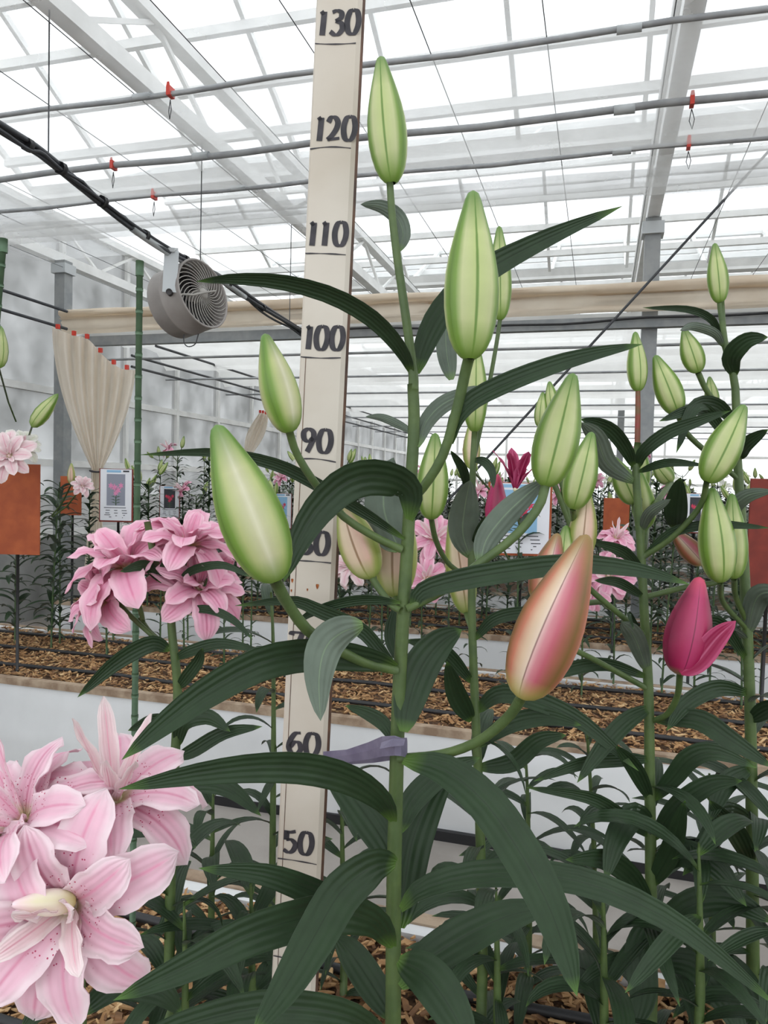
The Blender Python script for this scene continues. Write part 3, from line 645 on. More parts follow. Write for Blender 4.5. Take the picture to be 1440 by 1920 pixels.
# ================================================================== RULER
dA, dB = .724, .750
RA, RB = P(622.5, 279, dA), P(560, 1614, dB)          # marks 120 and 50 on the front face centre line
AX = (RA-RB).normalized(); SC = (RA-RB).length/70.0
RR = (RT-AX*RT.dot(AX)).normalized(); NN = RR.cross(AX).normalized()
RR = (RR*cos(radians(9))+NN*sin(radians(9))).normalized(); RR = (RR-AX*RR.dot(AX)).normalized(); NN = RR.cross(AX).normalized()
if NN.dot(CAM-RA) < 0: NN = -NN
def rp(u, cm, n=0.0): return RB+AX*((cm-50)*SC)+RR*u+NN*n
HWD = px(88, .724)/2; TH = .016
zb = 50-RB.z/(AX.z*SC)
ruler = thing('height_ruler', 'tall off-white wooden measuring ruler with black painted numbers', 'ruler', tuple(rp(0, zb, -TH/2)))
m_ = MB(); V = []; prof = [(-HWD, -TH), (-HWD, -.002), (-HWD+.002, 0), (HWD-.004, 0), (HWD, -.003), (HWD, -TH)]
for cm in (zb, 137): V += [rp(u, cm, n) for u, n in prof]
n = len(prof); Fq = [(j, (j+1) % n, n+(j+1) % n, n+j) for j in range(n)]+[tuple(range(n)), tuple(range(2*n-1, n-1, -1))]
mk('board', V, Fq, ['ruler_paint', 'ruler_edge'], ruler, mi=[0, 0, 0, 0, 1, 1, 0, 0], smooth=False)
mk('groove', [rp(-HWD+.006, zb, .0004), rp(-HWD+.0066, zb, .0004), rp(-HWD+.0066, 100, .0004), rp(-HWD+.006, 100, .0004)], [(0, 1, 2, 3)], 'ruler_edge', ruler, smooth=False)
for k, cm in enumerate(range(40, 131, 10)):
    c = .0006*(k % 3-1); V = []
    for i in range(9):
        u = -HWD+.001+(2*HWD-.005)*i/8; cc = cm+.12*sin(i/8*pi)*((k % 3)-.6)-.12*(i/8)*(k % 2); th = .055+.02*sin(i*1.3+k)
        V += [rp(u, cc-th, .0005), rp(u, cc+th, .0005)]
    mk('mark_line', V, [(2*i, 2*i+2, 2*i+3, 2*i+1) for i in range(8)], 'ink', ruler, smooth=False)
DIG = {'0': [[(.5, 1.0), (.24, .93), (.06, .66), (.04, .38), (.16, .1), (.42, 0), (.7, .06), (.9, .32), (.94, .62), (.8, .92), (.5, 1.0)]],
       '1': [[(.12, .88), (.6, .98)], [(.6, .98), (.52, .5), (.42, .0)]],
       '2': [[(.08, .78), (.3, .98), (.62, .96), (.82, .76), (.72, .5), (.4, .22), (.06, .04)], [(.06, .05), (.5, .07), (.98, .1)]],
       '3': [[(.16, .94), (.5, 1.0), (.82, .9), (.8, .7), (.42, .56)], [(.42, .57), (.84, .46), (.94, .24), (.7, .04), (.4, .0), (.04, .14)]],
       '5': [[(.22, .98), (.2, .55)], [(.22, .9), (.55, .92), (.9, .98)], [(.2, .56), (.6, .58), (.92, .38), (.74, .1), (.4, .0), (.02, .1)]],
       '6': [[(.86, .96), (.46, .9), (.14, .58), (.06, .26), (.3, .02), (.66, .02), (.92, .24), (.78, .5), (.46, .52), (.14, .3)]],
       '7': [[(.02, .82), (.1, .94), (.9, .96)], [(.88, .96), (.6, .5), (.4, .0)]],
       '8': [[(.82, .84), (.5, 1.0), (.2, .82), (.34, .6), (.76, .42), (.9, .2), (.54, .0), (.12, .16), (.24, .44), (.64, .6), (.82, .84)]],
       '9': [[(.84, .62), (.5, .46), (.16, .58), (.12, .86), (.46, 1.0), (.82, .88), (.86, .6), (.66, .3), (.42, .0)]]}
def brush(parent, ch, u0, cm0, wd, ht):
    V = []; F = []
    for st in DIG[ch]:
        S = spline(st, max(4, 5*len(st))) if len(st) > 2 else spline(st, 4); b = len(V)
        for i in range(len(S)):
            p0, p1 = S[max(i-1, 0)], S[min(i+1, len(S)-1)]; dx, dy = (p1[0]-p0[0])*wd, (p1[1]-p0[1])*ht*SC; l = math.hypot(dx, dy) or 1; nx, ny = -dy/l, dx/l
            hw = .0012+.0017*abs(dy/l); x, y = u0+S[i][0]*wd, S[i][1]*ht*SC
            for s in (-1, 1): V.append(rp(x+nx*hw*s, cm0+(y+ny*hw*s)/SC, .0006))
        F += [(b+2*i, b+2*i+1, b+2*i+3, b+2*i+2) for i in range(len(S)-1)]
    mk('numeral', V, F, 'ink', parent, smooth=False)
for num, x0, ws in (('130', -.018, (.007, .0135, .0125)), ('120', -.016, (.007, .013, .0125)), ('110', -.0185, (.007, .007, .0125)), ('100', -.0175, (.007, .0125, .0125)), ('90', -.0165, (.0135, .0135)), ('80', -.0145, (.0135, .0135)), ('70', -.0185, (.0135, .0135)), ('60', -.0165, (.0145, .0145)), ('50', -.0165, (.0135, .0135))):
    cm = int(num); u = x0; base = cm+.75
    for i, ch in enumerate(num): brush(ruler, ch, u, base-.0*i, ws[i], 2.25); u += ws[i]+(.0055 if num == '110' else .0032)
for (u, cm, r_) in ((.006, 77.6, .0022), (-.004, 77.2, .0012), (-.02, 78, .0018), (-.0205, 77, .0012)):
    mk('rust_stain', [rp(u+r_*(1+.4*sin(3*a))*cos(a)*.6, cm+r_*1.5*(1+.3*cos(2*a))*sin(a)*100, .0004) for a in np.linspace(0, 2*pi, 12, endpoint=False)], [tuple(range(12))], 'rust', ruler, smooth=False)

# ================================================================== THE MEASURED LILY
hd = .68
hs, HS = None, None
foot = onz(737, 1920, 0)   # direction only
hero = thing('measured_lily', 'tall budding lily tied to the white ruler with lavender tape', 'plant', tuple(P(736, 2600, hd+.03).xy)+(0,))
_, HS = stalk_px(hero, [(774, 720), (776, 800), (768, 950), (758, 1120), (748, 1300), (742, 1500), (738, 1700), (737, 1920), (736, 2250)], (hd, hd+.02), 21, 31, 'stem', 'stem', 30, True)
stalk_px(hero, [(731, 343), (735, 400), (743, 470), (756, 560), (770, 660), (775, 705), (775, 730)], (hd-.005, hd), 13, 20, 'upper_stem', 'stem', 20)
bud_px(hero, (735, 344), (714, 106), (hd-.005, hd), 74, 'bud_green', -.18)
bud_px(hero, (880, 674), (887, 358), (.63, .635), 103, 'bud_green', .26)
stalk_px(hero, [(880, 668), (872, 700), (858, 762), (832, 850), (800, 905), (772, 938)], (.63, hd), 22, 17)
bud_px(hero, (543, 811), (496, 626), (.62, .62), 74, 'bud_pale', .6, bend=.02)
stalk_px(hero, [(542, 806), (556, 850), (590, 905), (640, 965), (700, 1005), (752, 1030)], (.62, hd), 15, 15)
bud_px(hero, (518, 1090), (405, 797), (.565, .56), 122, 'bud_pale', .1, bend=.02)
stalk_px(hero, [(514, 1084), (538, 1130), (580, 1185), (640, 1222), (690, 1245), (742, 1257)], (.565, hd), 24, 17)
bud_px(hero, (697, 1084), (640, 935), (.70, .70), 76, 'bud_blush', -.3)
stalk_px(hero, [(694, 1078), (715, 1110), (735, 1135), (752, 1145)], (.70, hd), 14, 13)
bud_px(hero, (742, 1120), (744, 915), (.735, .735), 82, 'bud_blush', -.2)
stalk_px(hero, [(742, 1115), (748, 1140), (754, 1165)], (.735, hd+.01), 14, 13)
bud_px(hero, (978, 1308), (1102, 1003), (.585, .575), 124, 'bud_pink', -.25, bend=-.02)
stalk_px(hero, [(982, 1300), (955, 1342), (900, 1388), (830, 1414), (748, 1422)], (.585, hd), 21, 17)
bud_px(hero, (1022, 912), (1075, 700), (.70, .70), 84, 'bud_green', .05)
stalk_px(hero, [(1023, 908), (1010, 950), (965, 1006), (900, 1056), (830, 1108), (762, 1142)], (.70, hd), 18, 16)
D2 = lambda a, b: (a, b)
HL = [  # midrib pixels, depths, width, upper face seen, twist
 ([(772, 702), (762, 672), (735, 632), (690, 590), (620, 552), (530, 528), (440, 522), (368, 528)], (hd, .58), 40, 1, (30, 30)),
 ([(781, 700), (795, 650), (825, 590), (880, 530), (940, 490), (1040, 440), (1168, 386)], (hd, .74), 62, 1, (0, 10)),
 ([(748, 470), (756, 440), (745, 408), (715, 388), (676, 383)], (hd, .70), 38, -1, (0, 20)),
 ([(846, 712), (838, 665), (836, 625), (842, 580)], (.74, .78), 46, -1, (0, 0)),
 ([(846, 832), (854, 790), (885, 752), (950, 718), (1040, 684), (1120, 662), (1205, 645)], (.66, .62), 46, 1, (10, 20)),
 ([(783, 838), (800, 790), (835, 755), (890, 735), (920, 735)], (hd, .72), 40, -1, (10, 10)),
 ([(768, 975), (771, 925), (742, 900), (690, 893), (640, 912), (590, 962), (555, 1025), (532, 1092)], (hd-.01, .60), 84, 1, (35, 8)),
 ([(750, 1032), (735, 1000), (720, 955), (722, 905), (738, 858)], (hd+.01, .73), 92, -1, (0, 0)),
 ([(758, 1010), (690, 965), (590, 905), (510, 868), (400, 848), (262, 853)], (hd, .66), 30, 1, (30, 20)),
 ([(774, 1142), (790, 1110), (850, 1090), (950, 1072), (1080, 1058), (1200, 1070), (1294, 1096)], (hd, .66), 52, 1, (0, 20)),
 ([(900, 1056), (912, 1012), (945, 968), (985, 930), (1022, 900)], (.69, .72), 60, -1, (0, 0)),
 ([(680, 1172), (640, 1186), (610, 1215), (598, 1270), (601, 1352)], (.60, .57), 84, -1, (25, 0)),
 ([(742, 1250), (690, 1236), (600, 1226), (500, 1240), (400, 1290), (310, 1355), (228, 1425)], (hd, .52), 78, 1, (25, 5)),
 ([(742, 1255), (714, 1220), (674, 1178), (602, 1146), (544, 1126), (440, 1136)], (hd, .70), 34, 1, (20, 20)),
 ([(750, 1130), (700, 1124), (650, 1128), (590, 1146), (550, 1172)], (hd, .70), 24, 1, (30, 20)),
 ([(757, 1372), (768, 1310), (790, 1250), (825, 1205), (866, 1180)], (hd, .71), 84, 1, (0, 0)),
 ([(738, 1390), (720, 1358), (690, 1338), (648, 1323)], (hd+.01, .74), 34, 1, (0, 0)),
 ([(738, 1540), (715, 1500), (660, 1462), (580, 1440), (480, 1438), (360, 1452), (222, 1480)], (hd, .53), 70, 1, (30, 15)),
 ([(756, 1425), (830, 1442), (905, 1500), (970, 1590), (1025, 1690), (1058, 1780), (1082, 1868)], (hd-.01, .50), 96, 1, (15, 0)),
 ([(742, 1618), (700, 1625), (640, 1672), (590, 1755), (535, 1850), (470, 1945)], (hd-.01, .49), 98, 1, (25, 0)),
 ([(738, 1775), (700, 1725), (610, 1682), (500, 1640), (372, 1628)], (hd, .60), 60, 1, (10, 10)),
 ([(736, 1775), (700, 1728), (620, 1712), (480, 1748), (350, 1812), (212, 1876)], (hd, .50), 88, 1, (25, 5)),
 ([(752, 1705), (790, 1668), (880, 1642), (1000, 1640), (1120, 1662), (1250, 1722), (1350, 1795), (1460, 1890)], (hd, .62), 62, 1, (30, 5)),
 ([(750, 1740), (758, 1660), (775, 1570), (810, 1490), (852, 1440)], (hd+.02, .76), 92, 1, (0, 0)),
 ([(742, 1640), (720, 1580), (680, 1520), (640, 1470), (610, 1450)], (hd+.02, .76), 78, 1, (0, 0)),
 ([(750, 1560), (775, 1500), (830, 1450), (900, 1420)], (hd+.02, .78), 56, 1, (10, 0)),
 ([(750, 1850), (800, 1800), (880, 1750), (960, 1715), (1040, 1700)], (hd+.01, .74), 84, 1, (10, 10)),
 ([(748, 1800), (800, 1830), (850, 1900), (890, 1990)], (hd, .60), 96, 1, (10, 0)),
 ([(736, 1910), (700, 1850), (660, 1790), (628, 1755)], (hd+.02, .76), 70, 1, (0, 0)),
 ([(738, 1960), (650, 1905), (500, 1890), (340, 1925), (230, 1970)], (hd, .56), 76, 1, (20, 5)),
 ([(776, 812), (745, 795), (715, 783), (686, 781)], (hd, .72), 20, -1, (10, 10)),
 ([(748, 1240), (735, 1190), (742, 1135)], (hd+.03, .75), 36, 1, (0, 0)),
]
for pts, d, wd, tp, tw in HL: leaf_px(hero, pts, d, wd, tp, tw)
# lavender tape between stem and ruler
tp = thing('lavender_tape', 'lavender plastic tape binding the lily stem to the ruler', 'tape', tuple(P(740, 1405, hd)))
V = []; F = []
path = [(606, 1422, .735, 15), (650, 1416, .712, 16), (690, 1408, .69, 19), (716, 1398, .672, 24), (740, 1398, .6625, 22), (752, 1399, .6625, 22), (763, 1402, .672, 22), (764, 1404, .69, 20), (750, 1408, .699, 18), (700, 1416, .715, 17), (650, 1421, .73, 15), (606, 1424, .739, 14)]
for i, (x, y, d, hh) in enumerate(path): V += [P(x, y-hh*.85+(3 if i % 2 else 0), d), P(x, y, d-.001*(i < 6)), P(x, y+hh*.85, d)]
for i in range(len(path)-1): F += [(3*i, 3*i+1, 3*i+4, 3*i+3), (3*i+1, 3*i+2, 3*i+5, 3*i+4)]
mk('band', V, F, 'tape', tp, smooth=False)
q = P(715, 1392, .665); mk('fold', [q, P(738, 1384, .660), P(760, 1386, .661), P(757, 1398, .660), P(735, 1400, .659), P(712, 1404, .664)], [(0, 1, 2, 3, 4, 5)], 'tape', tp, smooth=False)

# ================================================================== NEAR NEIGHBOURS IN THE FRONT BED
def near_plant(name, label, stem, d, w0, w1, nleaf, t0, seed, scale=1.0, m='stem', droop=0.0):
    f = P(*stem[-1], d[1] if isinstance(d, tuple) else d)
    t = thing(name, label, 'plant', (f.x, f.y, 0)); _, S = stalk_px(t, stem, d, w0, w1, 'stem', m, 24, True)
    if nleaf: stem_leaves(t, S, nleaf, t0, .97, scale, seed, False, droop)
    return t, S
# --- middle plant behind the measured one
M, MS = near_plant('budding_lily', 'slim budding lily close behind the measured lily', [(890, 806), (886, 900), (884, 1050), (886, 1200), (892, 1350), (900, 1550), (905, 1800)], 1.08, 11, 20, 16, .45, 11, .95)
bud_px(M, (890, 810), (893, 640), 1.08, 46, 'bud_green', .05); bud_px(M, (938, 600), (936, 424), 1.1, 44, 'bud_green', .05)
stalk_px(M, [(938, 596), (930, 650), (910, 760), (889, 860)], 1.1, 8)
bud_px(M, (808, 974), (816, 812), 1.0, 60, 'bud_green', .05); stalk_px(M, [(808, 970), (818, 1015), (842, 1058), (884, 1085)], (1.0, 1.08), 11, 9)
bud_px(M, (874, 1150), (848, 955), 1.14, 56, 'bud_blush', .05); stalk_px(M, [(873, 1148), (878, 1165), (886, 1185)], (1.14, 1.08), 9)
for pts, wd, tp_ in [([(882, 1045), (868, 1000), (872, 950), (882, 900)], 70, -1), ([(888, 1028), (898, 1000), (910, 968)], 22, 1), ([(888, 862), (908, 866), (922, 885), (925, 915)], 22, 1), ([(876, 915), (868, 880), (845, 845)], 22, 1),
                 ([(884, 1352), (858, 1305), (838, 1240)], 48, 1), ([(893, 1335), (935, 1302), (1000, 1312), (1092, 1355), (1198, 1446)], 46, 1), ([(889, 1200), (930, 1160), (1000, 1150), (1060, 1175)], 30, 1), ([(886, 1280), (830, 1220), (760, 1200)], 34, 1),
                 ([(893, 1400), (950, 1360), (1020, 1345), (1090, 1360)], 44, 1), ([(895, 1440), (960, 1430), (1010, 1390), (1062, 1378)], 44, 1)]: leaf_px(M, pts, (1.08, 1.02), wd, tp_, (5, 10))
# --- right plant with the magenta opening bud
R1, RS = near_plant('budding_lily', 'budding lily with a magenta bud just opening on its stalk', [(1196, 830), (1192, 880), (1200, 1000), (1208, 1150), (1216, 1300), (1218, 1450), (1220, 1600), (1222, 1850)], 1.08, 13, 23, 12, .5, 12, 1.05)
stalk_px(R1, [(1196, 728), (1196, 770), (1195, 835)], 1.08, 9, 11, 'upper_stem', 'stem_red')
bud_px(R1, (1196, 734), (1191, 622), 1.08, 38, 'bud_green', .4)
for base, tip, wd, m_, rl, d in [((1074, 955), (1110, 810), 60, 'bud_green', .9, .98), ((1086, 1055), (1102, 918), 52, 'bud_blush', .9, 1.0), ((1013, 802), (1018, 735), 26, 'bud_green', .4, 1.1), ((1040, 790), (1030, 715), 30, 'bud_green', .4, 1.1),
                                 ((1190, 945), (1150, 857), 46, 'bud_green', .9, 1.12), ((1212, 990), (1200, 885), 44, 'bud_green', .4, 1.14), ((1200, 925), (1206, 840), 34, 'bud_green', .4, 1.16), ((1058, 1110), (1062, 985), 52, 'bud_green', .4, 1.0),
                                 ((1325, 904), (1396, 759), 66, 'bud_green', 1.0, 1.0), ((1258, 905), (1226, 865), 34, 'bud_green', .6, 1.2), ((1010, 1130), (1046, 1000), 62, 'bud_pink', .9, .92), ((1318, 1058), (1258, 992), 40, 'bud_pink', .9, 1.1)]:
    bud_px(R1, base, tip, d, wd, m_, (rl-.75)*.6)
    jx = {1325: [(1312, 950), (1260, 1008), (1203, 1046)], 1074: [(1080, 1010), (1092, 1078)], 1086: [(1095, 1085), (1110, 1108), (1175, 1163), (1210, 1192)], 1190: [(1196, 985), (1202, 1040)], 1212: [(1210, 1010), (1204, 1060)], 1200: [(1199, 940), (1197, 960)], 1258: [(1240, 930), (1199, 985)],
          1013: [(1018, 850), (1060, 960), (1084, 1030)], 1040: [(1046, 860), (1065, 960), (1086, 1030)], 1058: [(1066, 1120), (1090, 1130), (1130, 1128)], 1010: [(1030, 1190), (1120, 1240), (1212, 1290)], 1318: [(1345, 1090), (1290, 1100), (1207, 1120)]}[base[0]]
    stalk_px(R1, [base]+jx, (d, 1.08), 11, 11)
mb = P(1273, 1264, 1.0); tpv = P(1312, 1082, 1.0)
bud(R1, mb, tpv, px(84, 1.0), 'bud_magenta', .3, 'opening_bud')
leaf_px(R1, [(1276, 1262), (1308, 1240), (1345, 1195), (1380, 1164)], (.985, .96), 52, 1, (0, 0), 14, 7, 'petal', .4, ('petal_magenta', 'petal_magenta'))
stalk_px(R1, [(1275, 1260), (1270, 1305), (1250, 1340), (1222, 1352)], (1.0, 1.08), 12, 11)
for pts, wd, tp_ in [([(1188, 876), (1176, 845), (1150, 810), (1120, 793), (1088, 786)], 34, 1), ([(1190, 905), (1140, 870), (1118, 820), (1090, 792)], 46, -1), ([(1196, 878), (1206, 848), (1250, 813), (1306, 791), (1370, 770)], 32, 1), ([(1196, 885), (1250, 868), (1320, 872)], 20, 1),
                 ([(1203, 995), (1218, 962), (1258, 936)], 26, -1), ([(1205, 1045), (1262, 998), (1342, 984), (1445, 990)], 24, 1), ([(1205, 1072), (1168, 1034), (1105, 1014)], 26, 1), ([(1208, 1120), (1160, 1092), (1115, 1088)], 24, 1), ([(1266, 990), (1268, 950), (1276, 895)], 52, 1),
                 ([(1220, 1326), (1175, 1352), (1130, 1400), (1082, 1468)], 42, 1), ([(1226, 1350), (1306, 1349), (1367, 1386), (1450, 1440)], 50, 1), ([(1224, 1500), (1262, 1459), (1295, 1422), (1342, 1411), (1420, 1440)], 46, 1), ([(1220, 1500), (1190, 1440), (1155, 1398)], 38, 1),
                 ([(1220, 1424), (1170, 1424), (1090, 1432), (1000, 1465)], 32, 1), ([(1222, 1545), (1188, 1528), (1155, 1572), (1135, 1650)], 58, 1), ([(1224, 1575), (1268, 1515), (1330, 1472), (1392, 1464)], 46, 1), ([(1222, 1570), (1172, 1535), (1107, 1496), (985, 1476)], 32, 1),
                 ([(1210, 1200), (1180, 1150), (1188, 1180)], 10, 1), ([(1214, 1260), (1190, 1195), (1165, 1165)], 44, -1), ([(1216, 1270), (1130, 1245), (1040, 1262), (970, 1290)], 32, 1), ([(1222, 1640), (1270, 1600), (1340, 1625), (1400, 1700)], 60, 1), ([(1222, 1660), (1260, 1590), (1285, 1500)], 46, 1),
                 ([(1222, 1700), (1180, 1640), (1130, 1610), (1060, 1612)], 50, 1), ([(1222, 1760), (1290, 1700), (1370, 1690), (1450, 1730)], 66, 1), ([(1222, 1720), (1200, 1780), (1205, 1860), (1190, 1930)], 70, 1), ([(1224, 1800), (1300, 1810), (1360, 1880), (1400, 1960)], 66, 1)]: leaf_px(R1, pts, (1.08, 1.0), wd, tp_, (5, 12), 14, 7)
# --- far right plant
R2, _ = near_plant('budding_lily', 'tallest budding lily with dark leaves next to the red board', [(1352, 560), (1358, 640), (1378, 720), (1382, 850), (1392, 1000), (1402, 1200), (1408, 1400), (1410, 1600), (1412, 1850)], 1.12, 11, 24, 18, .42, 13, 1.0)
for base, tip, wd, m_, d, jx in [((1350, 568), (1340, 456), 38, 'bud_green', 1.12, [(1353, 600)]), ((1309, 699), (1282, 617), 42, 'bud_green', 1.1, [(1330, 740), (1382, 800)]), ((1271, 777), (1228, 666), 50, 'bud_green', 1.08, [(1290, 815), (1340, 860), (1386, 900)]), ((1338, 770), (1330, 706), 26, 'bud_green', 1.15, [(1350, 800), (1383, 840)]),
                                 ((1350, 1092), (1334, 914), 68, 'bud_green', 1.02, [(1356, 1130), (1400, 1180)]), ((1376, 1085), (1372, 925), 52, 'bud_green', 1.06, [(1380, 1120), (1402, 1170)])]:
    bud_px(R2, base, tip, d, wd, m_, .1 if wd < 60 else .35); stalk_px(R2, [base]+jx, (d, 1.12), 11, 10)
for pts, wd, tp_ in [([(1352, 640), (1335, 600), (1290, 580), (1205, 577)], 18, 1), ([(1356, 650), (1340, 625), (1300, 612), (1275, 620)], 22, -1), ([(1378, 705), (1372, 670), (1400, 640), (1440, 632)], 44, 1), ([(1380, 850), (1330, 775), (1290, 770), (1236, 790)], 30, 1), ([(1382, 800), (1345, 760), (1300, 765), (1268, 850)], 34, 1),
                 ([(1386, 860), (1398, 835), (1440, 805)], 34, 1), ([(1392, 1000), (1372, 960), (1400, 930), (1450, 920)], 36, -1), ([(1400, 1190), (1420, 1120), (1460, 1110)], 50, -1), ([(1402, 1240), (1350, 1170), (1290, 1180), (1230, 1220)], 34, 1), ([(1406, 1350), (1440, 1330), (1480, 1330)], 40, 1),
                 ([(1410, 1540), (1365, 1526), (1328, 1575), (1280, 1642)], 54, 1), ([(1408, 1440), (1360, 1470), (1330, 1540)], 44, 1), ([(1406, 1300), (1345, 1290), (1285, 1320), (1250, 1370)], 40, 1), ([(1410, 1620), (1380, 1560), (1330, 1500)], 46, 1)]: leaf_px(R2, pts, (1.12, 1.04), wd, tp_, (5, 12), 14, 7)
# --- thin plants at the back of the bed
near_plant('young_lily', 'thin young lily with narrow leaves behind the magenta bud plant', [(1098, 1340), (1104, 1420), (1112, 1560), (1116, 1700), (1118, 1790)], 1.36, 4, 13, 24, .03, 14, .8)
near_plant('young_lily', 'thin young lily standing directly behind the ruler', [(508, 1110), (512, 1200), (513, 1350), (512, 1500), (510, 1700)], 1.22, 4, 14, 22, .05, 15, .78)
near_plant('leafy_lily', 'leafy lily without flowers between the measured lily and the ruler foot', [(640, 1450), (642, 1600), (645, 1800)], 1.25, 4, 14, 20, .0, 16, .95)
near_plant('leafy_lily', 'leafy lily without flowers right of the measured lily', [(985, 1400), (990, 1520), (992, 1700), (990, 1800)], 1.28, 4, 15, 22, .03, 17, 1.0)
near_plant('leafy_lily', 'leafy lily without flowers at the dark right end of the bed', [(1330, 1450), (1335, 1600), (1335, 1800)], 1.25, 4, 15, 22, .0, 18, 1.0)
near_plant('leafy_lily', 'leafy lily without flowers beneath the double pink blooms', [(400, 1480), (398, 1600), (395, 1800)], 1.2, 4, 15, 20, .0, 19, .95)
for k, (lab, x, y0, d, n) in enumerate([('dense leafy lily at the foot of the magenta bud plant', 1130, 1640, 1.02, 16), ('dense leafy lily under the tall right lily', 1310, 1580, .98, 18), ('dense leafy lily below the large drooping leaf', 930, 1660, 1.06, 16),
                                        ('dense leafy lily left of the ruler foot', 470, 1640, 1.04, 16), ('dense leafy lily right of the speckled pink blooms', 345, 1690, .98, 14), ('dense leafy lily past the red board', 1455, 1500, 1.0, 20)]):
    near_plant('leafy_lily', lab, [(x, y0), (x+2, y0+120), (x+3, y0+280)], d, 4, 18, n, .0, 190+k, 1.15)
# --- left plant with three pink double flowers
L1, _ = near_plant('pink_lily', 'lily with clustered double pink flowers left of the ruler', [(276, 978), (293, 1060), (317, 1127), (323, 1193), (333, 1293), (328, 1427), (322, 1560), (318, 1750)], 1.0, 13, 20, 16, .5, 21, .95)
for (x, y), ax, sz, sp in [((238, 1062), (-.05, -.4, .85), 1.0, .2), ((352, 1022), (.25, -.25, .9), .82, .7), ((375, 1102), (.55, -.4, .55), .8, 1.1), ((205, 1120), (-.5, -.5, .3), .8, .5)]:
    q = P(x, y, 1.02); flower(L1, q, ax, sz, 'petal_pink', 'recurved', sp, True, int(x), 'petal_pink')
for pts in ([(262, 1160), (283, 1187), (322, 1217)], [(400, 1073), (367, 1127), (325, 1155)], [(240, 1085), (262, 1140), (268, 1165)], [(352, 1020), (340, 1080), (322, 1130)], [(374, 1105), (360, 1130), (325, 1150)], [(210, 1115), (240, 1150), (300, 1205)]): stalk_px(L1, pts, (1.02, 1.0), 11, 9)
for pts, wd, tp_ in [([(318, 1219), (283, 1207), (217, 1243), (145, 1308)], 40, 1), ([(325, 1150), (383, 1142), (433, 1160), (474, 1199)], 20, 1), ([(302, 1090), (273, 1060), (225, 1072)], 26, 1), ([(304, 1090), (315, 1058), (338, 1060)], 28, 1), ([(330, 1100), (360, 1070), (417, 1060), (470, 1082)], 20, 1), ([(328, 1235), (360, 1220), (417, 1207), (495, 1222)], 28, 1),
                 ([(332, 1400), (345, 1355), (390, 1345), (432, 1372)], 40, 1), ([(332, 1420), (363, 1407), (420, 1375), (492, 1362)], 34, 1), ([(334, 1290), (350, 1270), (372, 1240), (380, 1215)], 30, 1), ([(322, 1500), (370, 1470), (430, 1480), (490, 1530)], 44, 1), ([(322, 1560), (290, 1500), (240, 1480)], 46, 1), ([(330, 1360), (290, 1350), (240, 1370)], 30, 1)]: leaf_px(L1, pts, (1.0, .96), wd, tp_, (8, 14), 14, 7)
# --- big double blooms at the lower left
F0 = P(120, 1900, .68)
FB = thing('double_pink_lily', 'pale pink speckled double lily blooms at the end of the front bed', 'plant', (F0.x, F0.y, 0))
stalk_px(FB, [(128, 1700), (140, 1780), (150, 1900), (150, 2300)], .70, 20, 26, 'stem', 'stem', 20, True)
def aim(r, u, f): return RT*r+UP*u-FW*f
flower(FB, P(132, 1694, .635), aim(.05, .05, 1), 1.0, 'petal_pale', 'open', .3, True, 3, 'petal_blush')
bud_px(FB, (140, 1690), (22, 1696), (.625, .585), 48, 'bud_cream', .2, 'inner_bud')
flower(FB, P(215, 1500, .70), aim(.12, .9, .35), .95, 'petal_pale', 'crown', .1, True, 8, 'petal_blush')
flower(FB, P(42, 1545, .66), aim(-.45, .75, .45), .95, 'petal_pale', 'crown', 1.3, True, 12, 'petal_pale')
for pts in ([(214, 1508), (205, 1600), (170, 1720), (152, 1850)], [(45, 1560), (70, 1640), (110, 1760), (148, 1860)]): stalk_px(FB, pts, (.70, .70), 15, 14)
leaf_px(FB, [(150, 1880), (100, 1870), (40, 1930)], (.7, .66), 60); leaf_px(FB, [(152, 1900), (220, 1850), (300, 1860), (340, 1900)], (.72, .74), 60)

# ================================================================== BAMBOO STAKES
def stake(name, label, x, ytop, ybot_d, wd, m='bamboo', joints=True, group=None, lean=0.0):
    d = ybot_d; a = P(x, ytop, d); b = Vector((a.x+lean, a.y, -.02)); t = thing(name, label, 'stake', (a.x+lean, a.y, 0), group); r_ = px(wd, d)/2
    MB().tube([a, b], r_, 9).obj('rod', m, t, smooth=True)
    if joints:
        z = a.z-.004; k = 0
        while z > .05: xx = a.x+lean*(a.z-z)/(a.z+.02); MB().tube([(xx, a.y, z), (xx, a.y, z-.006)], r_*1.14, 9).obj('joint', m, t, smooth=True); z -= .035; k += 1
        MB().tube([a+Vector((0, 0, .004)), a-Vector((0, 0, .02))], r_*1.25, 9).obj('cap', m, t, smooth=True)
    return t
stake('bamboo_stake', 'tall ridged green stake beside the clustered pink flowers', 262, 494, 1.2, 12)
stake('bamboo_stake', 'green stake standing left of the tied curtain', 6, 452, 1.3, 13, lean=-.13)

